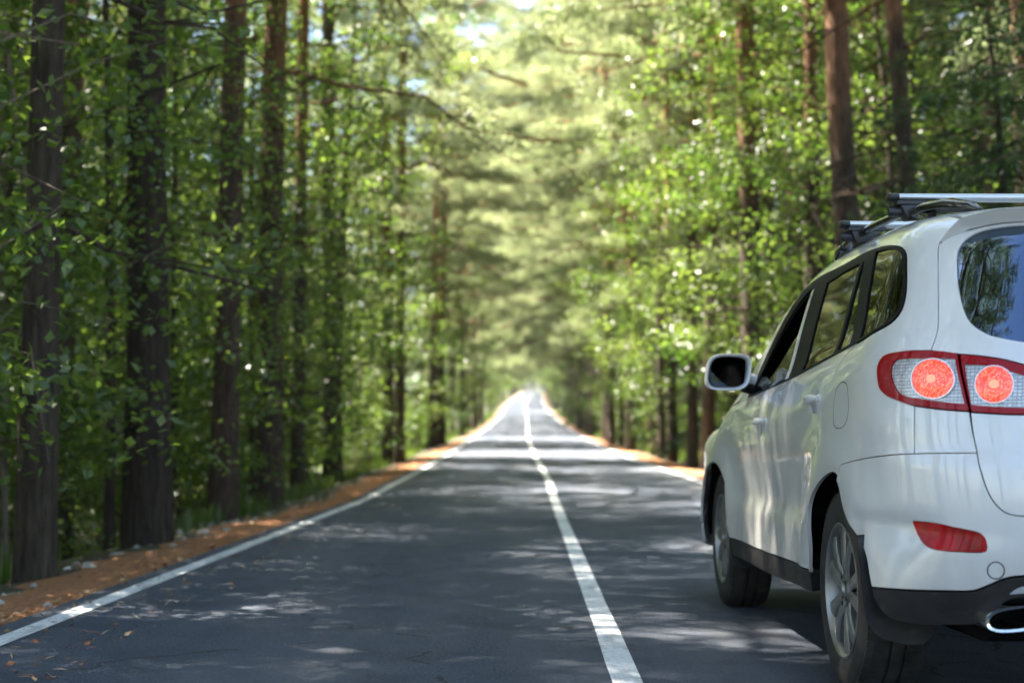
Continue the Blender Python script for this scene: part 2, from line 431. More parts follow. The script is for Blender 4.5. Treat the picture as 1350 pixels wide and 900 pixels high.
D = {
'arch':[(0.303,0.437,1),(0.326,0.49),(0.325,0.587),(0.304,0.659),(0.234,0.715),(0.119,0.762),(-0.004,0.793),(-0.088,0.804),(-0.146,0.792),(-0.209,0.754),(-0.281,0.684),(-0.347,0.611),(-0.403,0.544),(-0.449,0.436,1)],
'doorgap':[(0.226,1.729,1),(-0.135,1.271),(0.022,1.224),(0.099,1.161),(0.102,1.098),(0.138,1.033),(0.202,0.872),(0.316,0.806),(0.363,0.739),(0.38,0.634),(0.35,0.503),(0.323,0.432,1)],
'lamp':[(-0.731,1.188,1),(-0.692,1.196),(-0.643,1.2),(-0.58,1.203),(-0.532,1.202),(-0.483,1.199),(-0.455,1.187),(-0.444,1.163),(-0.452,1.128),(-0.463,1.097),(-0.482,1.079),(-0.508,1.065),(-0.554,1.049),(-0.596,1.035),(-0.691,1.019),(-0.769,1.011,1)],
'lampclear':[(-0.725,1.172,1),(-0.683,1.175),(-0.625,1.177),(-0.557,1.179),(-0.527,1.174),(-0.518,1.154),(-0.523,1.127),(-0.536,1.099),(-0.556,1.076),(-0.584,1.063),(-0.657,1.049),(-0.712,1.04),(-0.755,1.035,1)],
'lampcirc':[(-0.727,1.113),(-0.725,1.094),(-0.717,1.077),(-0.705,1.064),(-0.689,1.056),(-0.67,1.053),(-0.651,1.057),(-0.632,1.066),(-0.617,1.08),(-0.606,1.098),(-0.602,1.118),(-0.604,1.137),(-0.612,1.154),(-0.626,1.165),(-0.644,1.172),(-0.663,1.174),(-0.683,1.17),(-0.7,1.162),(-0.714,1.15),(-0.723,1.132)],
'gatelamp':[(-0.738,1.186,1),(-0.796,1.178),(-0.855,1.167),(-0.901,1.151),(-0.902,1.0),(-0.849,1.002),(-0.775,1.009,1)],
'gateclear':[(-0.754,1.156,1),(-0.798,1.153),(-0.846,1.14),(-0.901,1.12),(-0.902,1.021),(-0.811,1.027),(-0.774,1.032,1)],
'gatecirc':[(-0.876,1.092),(-0.874,1.075),(-0.868,1.059),(-0.858,1.047),(-0.845,1.039),(-0.831,1.036),(-0.817,1.039),(-0.804,1.047),(-0.793,1.06),(-0.786,1.076),(-0.783,1.094),(-0.785,1.112),(-0.791,1.127),(-0.802,1.14),(-0.814,1.148),(-0.829,1.15),(-0.843,1.147),(-0.856,1.139),(-0.867,1.126),(-0.874,1.11)],
'gategap':[(-0.579,1.56,1),(-0.602,1.48),(-0.628,1.385),(-0.653,1.296),(-0.66,1.26),(-0.657,1.226),(-0.65,1.2,1),(-0.731,1.188,1),(-0.769,1.011,1),(-0.78,0.939),(-0.792,0.878),(-0.806,0.818),(-0.817,0.776),(-0.831,0.739),(-0.849,0.712),(-0.87,0.696),(-0.902,0.69)],
'glass':[(-0.862,1.626),(-0.792,1.614),(-0.731,1.599),(-0.694,1.578),(-0.672,1.55),(-0.666,1.515),(-0.676,1.466),(-0.69,1.413),(-0.707,1.367),(-0.724,1.328),(-0.744,1.293),(-0.762,1.272),(-0.785,1.255),(-0.811,1.241),(-0.851,1.23),(-0.896,1.221)],
'seam':[(-0.197,0.834,1),(-0.319,0.851),(-0.44,0.864),(-0.542,0.873),(-0.614,0.877,1),(-0.712,0.88),(-0.792,0.881,1)],
'vseam':[(-0.611,1.03,1),(-0.614,0.877,1)],
'clad':[(-0.449,0.436,1),(-0.555,0.441),(-0.632,0.446),(-0.71,0.452),(-0.776,0.458),(-0.809,0.474),(-0.852,0.499),(-0.876,0.507),(-0.897,0.51)],
'fog':[(-0.593,0.66,1),(-0.612,0.622),(-0.641,0.591),(-0.663,0.581),(-0.694,0.576),(-0.756,0.575),(-0.8,0.576),(-0.813,0.581),(-0.815,0.595),(-0.81,0.62),(-0.8,0.633),(-0.781,0.64),(-0.731,0.649),(-0.677,0.658)],
'tow':[(-0.855,0.524),(-0.853,0.513),(-0.847,0.503),(-0.838,0.498),(-0.83,0.498),(-0.822,0.502),(-0.816,0.511),(-0.815,0.522),(-0.817,0.533),(-0.823,0.542),(-0.832,0.548),(-0.84,0.548),(-0.848,0.543),(-0.853,0.535)],
'fuel':[(-0.02,1.114),(-0.085,1.131),(-0.165,1.114),(-0.203,1.053),(-0.206,1.005),(-0.182,0.973),(-0.107,0.96),(-0.037,0.98),(-0.004,1.059)],
'dlo':[(1.826,1.147,1),(1.435,1.168),(1.007,1.186),(0.253,1.246),(-0.152,1.275),(-0.381,1.291),(-0.453,1.307),(-0.48,1.332),(-0.485,1.366),(-0.473,1.421),(-0.439,1.495),(-0.404,1.553),(-0.353,1.589),(-0.257,1.625),(-0.078,1.667),(0.15,1.692,1),(0.368,1.709),(0.732,1.732),(1.043,1.752),(1.308,1.758),(1.514,1.741),(1.677,1.678),(1.802,1.581),(1.951,1.44),(1.99,1.326)],
'gq':[(-0.154,1.281,1),(-0.369,1.298),(-0.435,1.312),(-0.464,1.337),(-0.471,1.368),(-0.458,1.423),(-0.423,1.499),(-0.383,1.556),(-0.337,1.584),(-0.251,1.616),(-0.091,1.653),(0.104,1.673,1)],
'gv':[(0.187,1.259,1),(-0.009,1.274,1),(0.245,1.655,1),(0.28,1.653,1)],
'gr':[(0.808,1.21,1),(0.229,1.255,1),(0.319,1.659,1),(0.586,1.679),(0.934,1.686,1)],
'gf':[(1.513,1.165,1),(1.084,1.192,1),(1.217,1.708,1),(1.379,1.694),(1.535,1.653),(1.671,1.563),(1.757,1.436),(1.706,1.308)],
'gfd':[(1.49,1.164,1),(1.084,1.192,1),(1.172,1.486,1),(1.348,1.41),(1.503,1.307),(1.575,1.25)],
'topgap':[(0.249,1.739,1),(0.503,1.771),(0.918,1.825),(1.955,1.531),(2.068,1.403)],
'roofedge':[(-0.078,1.769),(-0.501,1.68),(-0.685,1.672),(-0.839,1.688)],
'spoil':[(-0.576,1.566),(-0.609,1.579),(-0.641,1.591),(-0.715,1.607),(-0.79,1.623),(-0.859,1.64)],
'fgap':[(1.27,0.42,1),(1.27,0.7),(1.24,1.0),(1.16,1.171),(1.15,1.188)],
'sillT':[(0.33,0.42,1),(1.27,0.405),(2.05,0.4,1)],
'sillB':[(0.348,0.33),(1.27,0.3),(1.806,0.318)],
'handR':[(0.357,1.073),(0.497,1.08),(0.221,1.082)],
'handF':[(1.467,0.998),(1.606,0.992),(1.333,1.004)],
'crease':[(-0.373,0.679),(-0.467,0.679),(-0.594,0.672)],
'mid':[(0.504,1.432),(-0.13,1.535),(-0.555,1.407)],
}
D['doorgap'] = [(.226,1.729,1),(-.128,1.269),(.022,1.224),(.088,1.165),(.108,1.10),(.140,1.033),(.235,.885),(.385,.812),(.468,.752),(.495,.68),(.455,.60),(.385,.50),(.345,.415,1)]
TOPGAP = [(.249,1.739,1),(.503,1.766),(.918,1.80),(1.3,1.805),(1.55,1.785),(1.75,1.705),(1.92,1.565),(2.06,1.41),(2.2,1.27),(2.34,1.13,1)]
RAILTOP = [(-.643,1.662,1),(-.285,1.804),(.3,1.842),(.8,1.846),(1.3,1.841),(1.7,1.814),(2.0,1.693),(2.4,1.409),(2.871,1.07,1)]
DLO = [(2.12,1.135,1),(1.826,1.147),(1.435,1.168),(1.007,1.190),(.253,1.246),(-.152,1.275),(-.381,1.291),(-.453,1.307),(-.48,1.332),(-.485,1.366),(-.473,1.421),(-.439,1.495),(-.404,1.553),(-.353,1.589),(-.257,1.625),(-.078,1.667),(.15,1.692),(.368,1.709),(.732,1.732),(1.043,1.752),(1.308,1.758),(1.514,1.735),(1.677,1.668),(1.802,1.581),(1.951,1.43),(2.05,1.31)]
FARCH = [(x + 2.70, z) for x, z in [(-.405,.40),(-.43,.47),(-.42,.55),(-.36,.65),(-.27,.72),(-.14,.772),(0,.79),(.14,.772),(.27,.72),(.36,.64),(.42,.54),(.44,.44)]]

def drop(l):
    return [(p[0], p[1] - (.034 * float(np.clip((p[0] - .25) / .6, 0, 1)) if p[1] > 1.25 and p[0] > .25 else 0)) + tuple(p[2:]) for p in l]
DLO = drop(DLO); D['gr'] = drop(D['gr'])
car = empty('car', (2.06, 5.30, 0), R(1.5))
tag(car, 'white sport utility car with roof rack bars and lit tail lights', 'car')
CAR_PARTS = True
def build_car():
    par = car
    D_ = D
    D_['arch'] = [(.345,.40,1)] + D_['arch'][1:]
    # --- quarter panel with D pillar, cant rail and A pillar
    arch_front = [p for p in D_['arch']]
    i_seam = 10      # arch index where the bumper takes over (-.159,.752)
    q = []
    q += [(.36,.415,1),(.345,.40,1)] + [p[:2] for p in D_['arch'][1:9]]       # up the arch front and over the top
    q += [(-.135,.775,1),(-.178,.833,1)]
    q += [p[:2] for p in D_['seam'][1:4]] + [(-.614,.877,1)]
    q += [(-.611,1.03,1)]
    q += [p[:2] for p in D_['lamp'][::-1][2:]][:-1]
    lamp_rev = D_['lamp'][::-1]
    q = q[:q.index((-.611,1.03,1)) + 1]
    q += [(-.596,1.035),(-.554,1.049),(-.508,1.065),(-.482,1.079),(-.463,1.097),(-.452,1.128),(-.444,1.163),(-.455,1.187),(-.483,1.199),(-.532,1.202),(-.58,1.203),(-.65,1.20,1)]
    q += [p[:2] for p in D_['gategap'][:7]][::-1][1:-1] + [(-.579,1.56),(-.60,1.61),(-.643,1.662,1)]
    q += [p[:2] for p in RAILTOP[1:-1]] + [(2.871,1.07,1),(2.60,1.09,1),(2.34,1.13,1)]
    q += [p[:2] for p in TOPGAP[1:-1]][::-1] + [(.249,1.739,1),(.226,1.729,1)]
    q += [p[:2] for p in D_['doorgap'][1:-1]]
    qp_hole = [(-.135,1.268,1),(-.381,1.288),(-.457,1.304),(-.484,1.330),(-.489,1.366),(-.477,1.421),(-.443,1.496),(-.407,1.556),(-.355,1.592),(-.257,1.629),(-.078,1.671),(.135,1.694,1)]
    # the quarter window opening touches the door gap, so it becomes a notch in the outline
    q = [p for p in q]
    k = q.index((.226,1.729,1))
    q = q[:k + 1] + [(.20,1.700,1)] + [(.135,1.690,1),(-.078,1.671),(-.257,1.629),(-.355,1.592),(-.407,1.556),(-.443,1.496),(-.477,1.421),(-.489,1.366),(-.484,1.330),(-.457,1.304),(-.381,1.288),(-.115,1.266,1)] + q[k + 2:]
    panel('quarter_panel', q, M['paint'], par, h=.028)
    # --- doors
    rd = [(.226,1.729,1)] + [(.20,1.700,1),(.10,1.60),(-.02,1.43),(-.115,1.266,1)] + [p[:2] for p in D_['doorgap'][2:-1]] + [(.345,.415,1),(.8,.408),(1.27,.402,1),(1.275,.7),(1.255,.95),(1.19,1.12),(1.158,1.179,1)]
    rdB = rd[-1]
    dl_low = [(1.007,1.190),(.6,1.219),(.253,1.246)]
    # rear door: painted lower part + upper frame strip (window opening is a notch filled by the trim)
    rd_hole = [(.04,1.262,1),(.253,1.248),(.6,1.221),(1.007,1.192),(1.135,1.185,1),(1.20,1.45),(1.245,1.756,1),(1.043,1.752),(.732,1.732),(.368,1.709),(.245,1.699,1),(.17,1.60),(.06,1.42)]
    fgap_up = [(1.205,1.45),(1.26,1.803,1)]
    rd_full = rd + [(1.205,1.45),(1.262,1.803,1)] + [(.918,1.80),(.503,1.766)]
    hb = lambda s, v: lambda u: -.016 * np.exp(-(((u[:, 0] - s) / .060) ** 2 + ((u[:, 1] - v + .006) / .036) ** 2))
    rdo = panel('rear_door', rd_full, M['paint'], par, holes=[drop(rd_hole)], disp=hb(.385, 1.073), h=.024)
    fd = [(1.27,.402,1),(1.7,.40),(2.26,.405,1),(2.345,.55),(2.385,.75),(2.39,.95),(2.37,1.11,1),(2.34,1.13,1)] + [p[:2] for p in TOPGAP[-2:3:-1]] + [(1.262,1.803,1),(1.205,1.45),(1.158,1.179,1),(1.19,1.12),(1.255,.95),(1.275,.7)]
    fd_hole = [(1.195,1.181,1),(1.435,1.170),(1.826,1.149),(2.12,1.137,1),(2.05,1.31),(1.951,1.43),(1.802,1.581),(1.677,1.668),(1.514,1.735),(1.308,1.758,1),(1.255,1.45)]
    fdo = panel('front_door', fd, M['paint'], par, holes=[drop(fd_hole)], disp=hb(1.49, .998), h=.026)
    # --- window surround, black
    panel('window_trim', DLO, M['black'], par, holes=[D_['gq'], D_['gv'], D_['gr'], drop([(2.06,1.145,1),(1.49,1.167),(1.084,1.192,1),(1.217,1.705,1),(1.379,1.694),(1.535,1.648),(1.671,1.563),(1.80,1.45),(1.93,1.32)])], off=.0045, gap=-.001, flange=.010, h=.025)
    def glass(nm, o, m=M['glass'], off=-.001): return panel(nm, o, m, par, off=off, gap=-.006, flange=0, h=.05)
    glass('quarter_window', D_['gq'], M['privacy_side']); glass('vent_window', D_['gv'], M['privacy_side']); glass('rear_door_window', D_['gr'], M['privacy_side'])
    glass('front_door_window', [(2.06,1.145,1),(1.49,1.164),(1.084,1.190,1),(1.16,1.47,1),(1.348,1.40),(1.503,1.305),(1.70,1.22)], off=-.006)
    # --- front fender, hood, windshield, roof, front bumper
    fen = [(2.26,.405,1)] + FARCH[1:] + [(3.16,.42,1),(3.35,.45,1),(3.40,.62),(3.40,.80),(3.37,.93,1),(3.231,1.019),(2.982,1.031),(2.871,1.07,1),(2.60,1.09,1),(2.37,1.11,1),(2.39,.95),(2.385,.75),(2.345,.55)]
    panel('front_fender', fen, M['paint'], par)
    tp = dict(proj=topcast, mirror=False)
    rl = [(-.61,-.2),(-.615,.3),(-.615,.8),(-.61,1.3),(-.60,1.7)]
    panel('roof', [(-.60,-.52,1)] + rl + [(-.60,1.80,1),(-.3,1.90),(0,1.93),(.3,1.90),(.60,1.80,1)] + [(-x, y) for x, y in rl[::-1]] + [(.60,-.52,1),(0,-.60)], M['paint'], par, h=.05, **tp)
    panel('windshield', [(-.60,1.82,1),(-.3,1.92),(0,1.95),(.3,1.92),(.60,1.82,1),(.63,2.02),(.68,2.42),(.735,2.84,1),(.4,2.96),(0,3.0),(-.4,2.96),(-.735,2.84,1),(-.68,2.42),(-.63,2.02)], M['glass'], par, h=.06, off=-.004, flange=0, **tp)
    panel('hood', [(-.735,2.87,1),(-.4,2.99),(0,3.03),(.4,2.99),(.735,2.87,1),(.755,2.95),(.755,3.2),(.735,3.43,1),(.4,3.57),(0,3.61),(-.4,3.57),(-.735,3.43,1),(-.755,3.2),(-.755,2.95)], M['paint'], par, h=.06, **tp)
    F0 = 2 * YF0 + R0 * math.pi      # mirror offset over the front centre
    fm = lambda l: [((F0 - p[0]), p[1]) + tuple(p[2:]) for p in l][::-1]
    lowf = [(3.16,.42,1),(3.2,.30),(3.6,.27),(4.1,.27)]
    topf = [(3.40,.62,1),(3.37,.70,1),(3.62,.70),(3.9,.66),(4.12,.66)]
    panel('front_bumper', lowf + fm(lowf) + fm(topf)[0:] [::1][::-1][::-1] + topf[::-1], M['paint'], par, h=.05, mirror=False)
    panel('grille', [(3.80,.69,1),(3.78,.86,1),(4.0,.89),(4.1637,.895)] + [(F0-4.0,.89),(F0-3.78,.86,1),(F0-3.80,.69,1)], M['gloss_black'], par, h=.05, off=-.006, mirror=False)
    panel('headlight', [(3.40,.70,1),(3.37,.93,1),(3.55,.90),(3.76,.86,1),(3.78,.69,1)], M['headlight'], par, h=.05)
    # --- sill and cladding
    sl = panel('sill', [(.345,.412,1),(.8,.404),(1.27,.399),(2.26,.40,1),(2.28,.31,1),(1.27,.30),(.36,.325,1)], M['clad'], par, h=.03, off=-.004, flange=.05)
    # --- rear lamps
    lamps = panel('tail_light', D_['lamp'], M['red'], par, holes=[D_['lampclear']], h=.02, off=.004, gap=.001, flange=.03, step=.012)
    gl_ = panel('tailgate_light', D_['gatelamp'] and [(-.738,1.186,1),(-.796,1.178),(-.855,1.167),(-.93,1.142),(-1.02,1.10),(-1.09,1.055),(-1.115,1.02),(-1.10,1.003),(-1.0,.998),(-.902,1.0),(-.849,1.002),(-.775,1.009,1)], M['red'], par, holes=[[(-.754,1.156,1),(-.798,1.153),(-.846,1.14),(-.93,1.108),(-.99,1.075),(-1.03,1.045),(-1.03,1.026),(-.98,1.021),(-.902,1.021),(-.811,1.027),(-.774,1.032,1)]], h=.02, off=.004, gap=.001, flange=.03, step=.012)
    gateclear = [(-.754,1.156,1),(-.798,1.153),(-.846,1.14),(-.93,1.108),(-.99,1.075),(-1.03,1.045),(-1.03,1.026),(-.98,1.021),(-.902,1.021),(-.811,1.027),(-.774,1.032,1)]
    for sgn in (0, 1):
        pass
    def shrink(loop, k):
        a = np.array(loop); c = a.mean(0); return [tuple(x) for x in c + (a - c) * k]
    def lampset(owner, clear, circ):
        cl = panel('clear_lens', clear, M['clear'], par, h=.015, off=.0, gap=-.001, flange=.0, step=.012)
        rg = panel('lamp_ring', shrink(circ, 1.05), M['alu'], par, holes=[circ], h=.02, off=.007, gap=0, flange=.012, step=.01)
        bulge = lambda c: (lambda u: .009 * np.clip(1 - ((u - c) ** 2).sum(1) / .0036, 0, 1))
        c0 = np.array(circ).mean(0)
        li = panel('lit_lamp', circ, M['lit'], par, h=.010, off=.003, gap=0, flange=0, step=.01, disp=bulge(c0))
        core = panel('lamp_core', [tuple(c0 + [.013 * math.cos(a), .0135 * math.sin(a)]) for a in np.linspace(0, 2*math.pi, 14, endpoint=False)], M['litcore'], par, h=.008, off=.0145, gap=0, flange=.006, step=.01)
        for lst in (cl, rg, li, core):
            for o, w in zip(lst, owner): o.parent = w
    lampset(lamps, D_['lampclear'], D_['lampcirc']); lampset(gl_, gateclear, D_['gatecirc'])
    # --- tailgate
    gg = D_['gategap']
    g1 = [(-.579,1.56,1)] + [p[:2] for p in gg[1:6]] + [(-.65,1.2,1),(-.734,1.187,1)] + [(-.796,1.180),(-.855,1.169),(-.93,1.144),(-1.02,1.102),(-1.09,1.057),(-1.117,1.02),(-1.10,1.001),(-1.0,.996),(-.902,.998),(-.849,1.0),(-.772,1.007,1)] + [p[:2] for p in gg[9:-1]] + [(-.902,.69),(-1.1,.685)]
    topg = [(-.60,1.61,1),(-.66,1.655),(-.80,1.70),(-1.1,1.72)]
    gl = D_['glass'][1:-1]
    glz = [(-1.2,1.632),(-1.0,1.630),(-.862,1.624)] + [p[:2] for p in gl] + [(-.896,1.221),(-1.0,1.205),(-1.2,1.195)]
    hole = glz + mir(glz)
    spoil = D_['spoil']
    gate_top = [(-.579,1.556,1),(-.61,1.585),(-.70,1.612),(-.80,1.633),(-.95,1.65),(-1.2,1.66)]
    gate = [(-.579,1.556,1)] + g1[1:] + mir(g1[1:]) + mir([gate_top[0]]) + [p[:2] for p in mir(gate_top[1:])] + [p[:2] for p in gate_top[1:][::-1]]
    tg = panel('tailgate', gate, M['paint'], par, holes=[hole], mirror=False, h=.03)[0]
    panel('rear_window', hole, M['privacy'], tg, mirror=False, h=.05, off=-.006, gap=-.004, flange=0)
    # filler below the lamp
    panel('lamp_filler', [(-.611,1.03,1),(-.691,1.017),(-.769,1.009,1),(-.78,.939),(-.792,.881,1),(-.712,.88),(-.614,.877,1)], M['paint'], par, h=.025)
    # spoiler: lip standing proud of the glass
    lip = [(-.579,1.560,1),(-.62,1.580),(-.70,1.603),(-.79,1.623),(-.95,1.640),(-1.2,1.650)]
    up = [(-.643,1.664,1),(-.70,1.69),(-.80,1.722),(-1.0,1.745),(-1.2,1.755)]
    def sdisp(u):
        ue = np.where(u[:, 0] < SC, 2 * SC - u[:, 0], u[:, 0])
        lv = np.interp(-ue, [.579,.62,.70,.79,.95,1.2,1.42], [1.56,1.58,1.603,1.623,1.64,1.65,1.652])
        uv_ = np.interp(-ue, [.579,.643,.70,.80,1.0,1.2,1.42], [1.63,1.664,1.69,1.722,1.745,1.755,1.757])
        t = np.clip((uv_ - u[:, 1]) / (uv_ - lv + 1e-6), 0, 1)
        return (.004 + .060 * t ** 1.3) * np.clip((-ue - .575) / .10, .05, 1)
    sp = panel('spoiler', lip + mir(lip) + mir(up) + up[::-1], M['paint'], tg, mirror=False, h=.025, flange=.055, disp=sdisp)
    # --- rear bumper
    cl = [(-.447,.436,1)] + [p[:2] for p in D_['clad'][1:]] + [(-1.0,.522),(-1.2,.525)]
    b1 = [p for p in [(-.178,.833,1)] + [q_[:2] for q_ in D_['seam'][1:4]] + [(-.614,.877)] + [(-.712,.88),(-.792,.881,1)] + [q_[:2] for q_ in gg[11:-1]] + [(-.902,.69),(-1.1,.685)]]
    low = [(-.159,.752),(-.203,.679),(-.303,.607),(-.396,.543)]
    bump_o = b1 + mir(b1) + [(2*SC+.135,.775,1)] + [(2*SC - p[0], p[1]) for p in low] + mir(cl)[::-1] + cl[::-1] + low[::-1] + [(-.135,.775,1)]
    def bdisp(u):
        ue = np.where(u[:, 0] < SC, 2 * SC - u[:, 0], u[:, 0])
        w = np.clip((-ue - .27) / .06, 0, 1) * np.clip((.72 + ue) / .14, 0, 1)
        return -.016 * w * (1 / (1 + np.exp(-(.672 - u[:, 1]) / .006))) * np.clip((u[:, 1] - .44) / .14, 0, 1)
    fogb = D_['fog']
    bm_ = panel('rear_bumper', bump_o, M['paint'], par, holes=[fogb, [((2*SC - p[0]), p[1]) + tuple(p[2:]) for p in fogb]], mirror=False, h=.022, disp=bdisp)[0]
    for o in panel('fog_light', fogb, M['fogred'], par, h=.02, off=-.008, gap=.0005, flange=.02): o.parent = bm_
    tow = shrink(D_['tow'], 1); tow2 = shrink(D_['tow'], 1.10)
    panel('tow_cover', tow, M['paint'], bm_, h=.02, off=.0008, gap=.0012, flange=.006, mirror=False)
    panel('tow_cover_gap', tow2, M['black'], bm_, holes=[shrink(D_['tow'], .94)], h=.02, off=.0004, gap=0, flange=0, mirror=False)
    fuel = D_['fuel']
    panel('fuel_flap_gap', shrink(fuel, 1.0), M['shell'], par, holes=[shrink(fuel, .965)], h=.02, off=.0006, gap=0, flange=0, mirror=False)
    # black lower cladding
    bot = [(-.455,.40,1),(-.50,.345),(-.60,.335),(-.72,.345),(-.79,.356),(-.815,.375),(-.835,.41),(-.87,.438),(-.95,.445),(-1.05,.435),(-1.15,.40),(-1.3,.39)]
    panel('bumper_cladding', [(-.450,.433,1)] + [(p[0], p[1] - .003) for p in cl[1:]] + [(p[0], p[1] - .003) + tuple(p[2:]) for p in mir(cl)[:-1]] + [(2*SC+.450,.433,1)] + mir(bot) + bot[::-1], M['clad'], par, mirror=False, h=.025, off=.004, flange=.03)
    panel('skid_plate', [(-.86,.452,1),(-.885,.475),(-.93,.486),(-1.0,.49),(-1.2,.49)] + mir([(-.86,.452,1),(-.885,.475),(-.93,.486),(-1.0,.49),(-1.2,.49)]) + mir([(-1.15,.42),(-1.05,.452),(-.95,.462)]) + [(-.95,.462),(-1.05,.452),(-1.15,.42)][::-1], M['silver'], par, mirror=False, h=.025, off=.010, flange=.02)
    # --- inner shell behind gaps
    big = [(SC,.40,1),(-.9,.40),(-.46,.42),(-.42,.53),(-.33,.62),(-.21,.70),(-.16,.77),(-.1,.81),(.05,.815),(.2,.785),(.36,.73),(.42,.66),(.425,.59),(.40,.52),(.36,.46),(.35,.33,1),(1.27,.32),(2.25,.33,1)] + [(x, z + .012) for x, z in FARCH[1:]] + [(3.15,.35,1),(3.6,.35),(4.1,.35,1),(4.1,.85,1),(3.5,.92),(3.2,.98),(2.871,1.05,1),(2.4,1.38),(2.0,1.66),(1.7,1.78),(1.3,1.80),(.3,1.80),(-.285,1.76),(-.643,1.63),(-.9,1.68),(SC,1.70,1)]
    gh = [(SC,1.628,1)] + [(p[0], p[1]) for p in glz] + [(SC,1.195,1)]
    panel('inner_shell', big, M['shell'], par, holes=[DLO, [(SC+.004,1.628,1)] + glz[0:] + [(SC+.004,1.195,1)]], off=-.042, gap=0, flange=0, h=.06, step=.03)
    # lamp housings behind lenses
    # --- underbody, wheel wells, interior
    u = MB(); u.prism([(-.86,.36),(-.6,.27),(3.2,.24),(3.6,.30),(3.6,.36)], 0, -.60, .60, 0); u.build('underbody', M['shell'], par)
    for sx in (-1, 1):
        for yc in (0.0, 2.70):
            w = MB(); V = []; Fc = []
            for i in range(25):
                a = math.pi * (i / 24 * 1.16 - .08)
                for x in (-.925, -.60): V.append((x * -sx * -1 if sx == -1 else -x, yc + .03 + .45 * math.cos(a), .37 + .455 * math.sin(a)))
            for i in range(24): Fc.append((2*i, 2*i+1, 2*i+3, 2*i+2))
            k = len(V); V.append((-.60 if sx == -1 else .60, yc, .37)); Fc += [(2*i+1, 2*i+3, k) for i in range(24)]
            w.add(V, Fc); w.build('wheel_well', M['shell'], par)
    it = MB(); it.box((0, 1.3, .58), (1.66, 3.2, .04)); it.box((0, -.3, .95), (1.5, .9, .05)); it.box((0, 2.75, .95), (1.55, .5, .28), .08)
    it.build('cabin_floor', M['shell'], par)
    for nm, x, y, wd in (('front_seat', -.38, 1.35, .52), ('front_seat', .38, 1.35, .52), ('rear_seat', 0, .42, 1.34)):
        sM = MB(); sM.box((x, y + .28, .78), (wd, .55, .2), .06); sM.box((x, y - .05, 1.08), (wd * .96, .16, .62), .07, Matrix.Rotation(R(14), 3, 'X'))
        hs = [x] if wd < 1 else [-.42, 0, .42]
        for hx in hs: sM.box((hx, y - .16, 1.49), (.27, .10, .19), .04, Matrix.Rotation(R(10), 3, 'X')); sM.tube([(hx-.06, y-.14, 1.3), (hx-.06, y-.15, 1.45)], .008, 6); sM.tube([(hx+.06, y-.14, 1.3), (hx+.06, y-.15, 1.45)], .008, 6)
        sM.build(nm, M['seat'], par)
    sw = MB(); sw.tube([(-.38 + .18 * math.cos(a), 2.2 + .06 * math.sin(a), 1.05 + .17 * math.sin(a)) for a in np.linspace(0, 2*math.pi, 25)], .014, 8); sw.tube([(-.38, 2.2, 1.05), (-.38, 2.5, .98)], .03, 8); sw.tube([(-.55, 2.2, 1.05), (-.21, 2.2, 1.05)], .016, 6)
    sw.build('steering_wheel', M['seat'], par)
    # --- door handles
    for door, s0, v0 in ((rdo, .385, 1.078), (fdo, 1.49, 1.003)):
        Pm = fwd(np.array([[s0 - .11, v0 + .004], [s0 - .06, v0 + .003], [s0, v0 + .001], [s0 + .06, v0], [s0 + .11, v0 - .001]]))
        out = [.006, .022, .027, .024, .008]
        hnd = MB(); hnd.tube([(p[0] - o_, p[1], p[2]) for p, o_ in zip(Pm, out)], [.009, .0155, .0165, .0155, .009], 14, sx=.7)
        hnd.tube([(Pm[0][0] + .01, Pm[0][1], Pm[0][2]), (Pm[0][0] - .008, Pm[0][1] - .002, Pm[0][2])], [.014, .013], 16)
        key = MB(); yk = Pm[1][1] - .02; xk = float(Pm[1][0]) - .004; zk = float(Pm[1][2])
        key.prism([(yk - .030, zk - .012), (yk + .034, zk - .012), (yk + .022, zk - .042), (yk + .004, zk - .060), (yk - .014, zk - .046)], 0, xk - .012, xk + .012, .004)
        for sgn in (0, 1):
            (hnd if sgn == 0 else hnd.mirrored()).build('door_handle', M['paint'], door[sgn])
            (key if sgn == 0 else key.mirrored()).build('handle_escutcheon', M['alu'], door[sgn])
    # --- mirrors
    hs = MB(); n = 20
    def sq(a, e): return (abs(math.cos(a)) ** e * math.copysign(1, math.cos(a)), abs(math.sin(a)) ** e * math.copysign(1, math.sin(a)))
    cx, cz = -.985, 1.262
    ring = lambda y, w, h_, dx=0, dz=0, e=.55: [(cx + dx + w * sq(2*math.pi*i/28, e)[0] + .012 * sq(2*math.pi*i/28, e)[1], y, cz + dz + h_ * sq(2*math.pi*i/28, e)[1]) for i in range(28)]
    rings = [ring(2.018, .098, .078), ring(2.000, .103, .083), ring(1.996, .112, .092), ring(2.006, .116, .095), ring(2.05, .116, .093), ring(2.10, .105, .083, .005), ring(2.145, .075, .06, .012), ring(2.16, .03, .025, .016)]
    V = [p for r_ in rings for p in r_]; Fc = []
    for i in range(len(rings) - 1):
        for j in range(28): k = (j + 1) % 28; Fc.append((i*28+j, i*28+k, (i+1)*28+k, (i+1)*28+j))
    Fc.append(tuple((len(rings)-1)*28 + j for j in range(28)))
    hs.add(V, Fc)
    ar = MB(); ar.tube([(-.885, 2.07, 1.235), (-.84, 2.08, 1.215), (-.79, 2.09, 1.20)], [.036, .034, .045], 12, sx=1.2)
    arb = MB(); arb.tube([(-.90, 2.06, 1.185), (-.85, 2.07, 1.175), (-.79, 2.09, 1.165)], [.026, .030, .042], 12, sx=1.3)
    mg = MB(); r0 = ring(2.012, .0965, .0765); tl_ = lambda p: (p[0], 2.010 + .16 * (p[0] - cx) + .02 * (p[2] - cz), p[2]); mg.add([tl_((cx, 0, cz))] + [tl_(p) for p in r0], [(0, 1 + (j + 1) % 28, 1 + j) for j in range(28)])
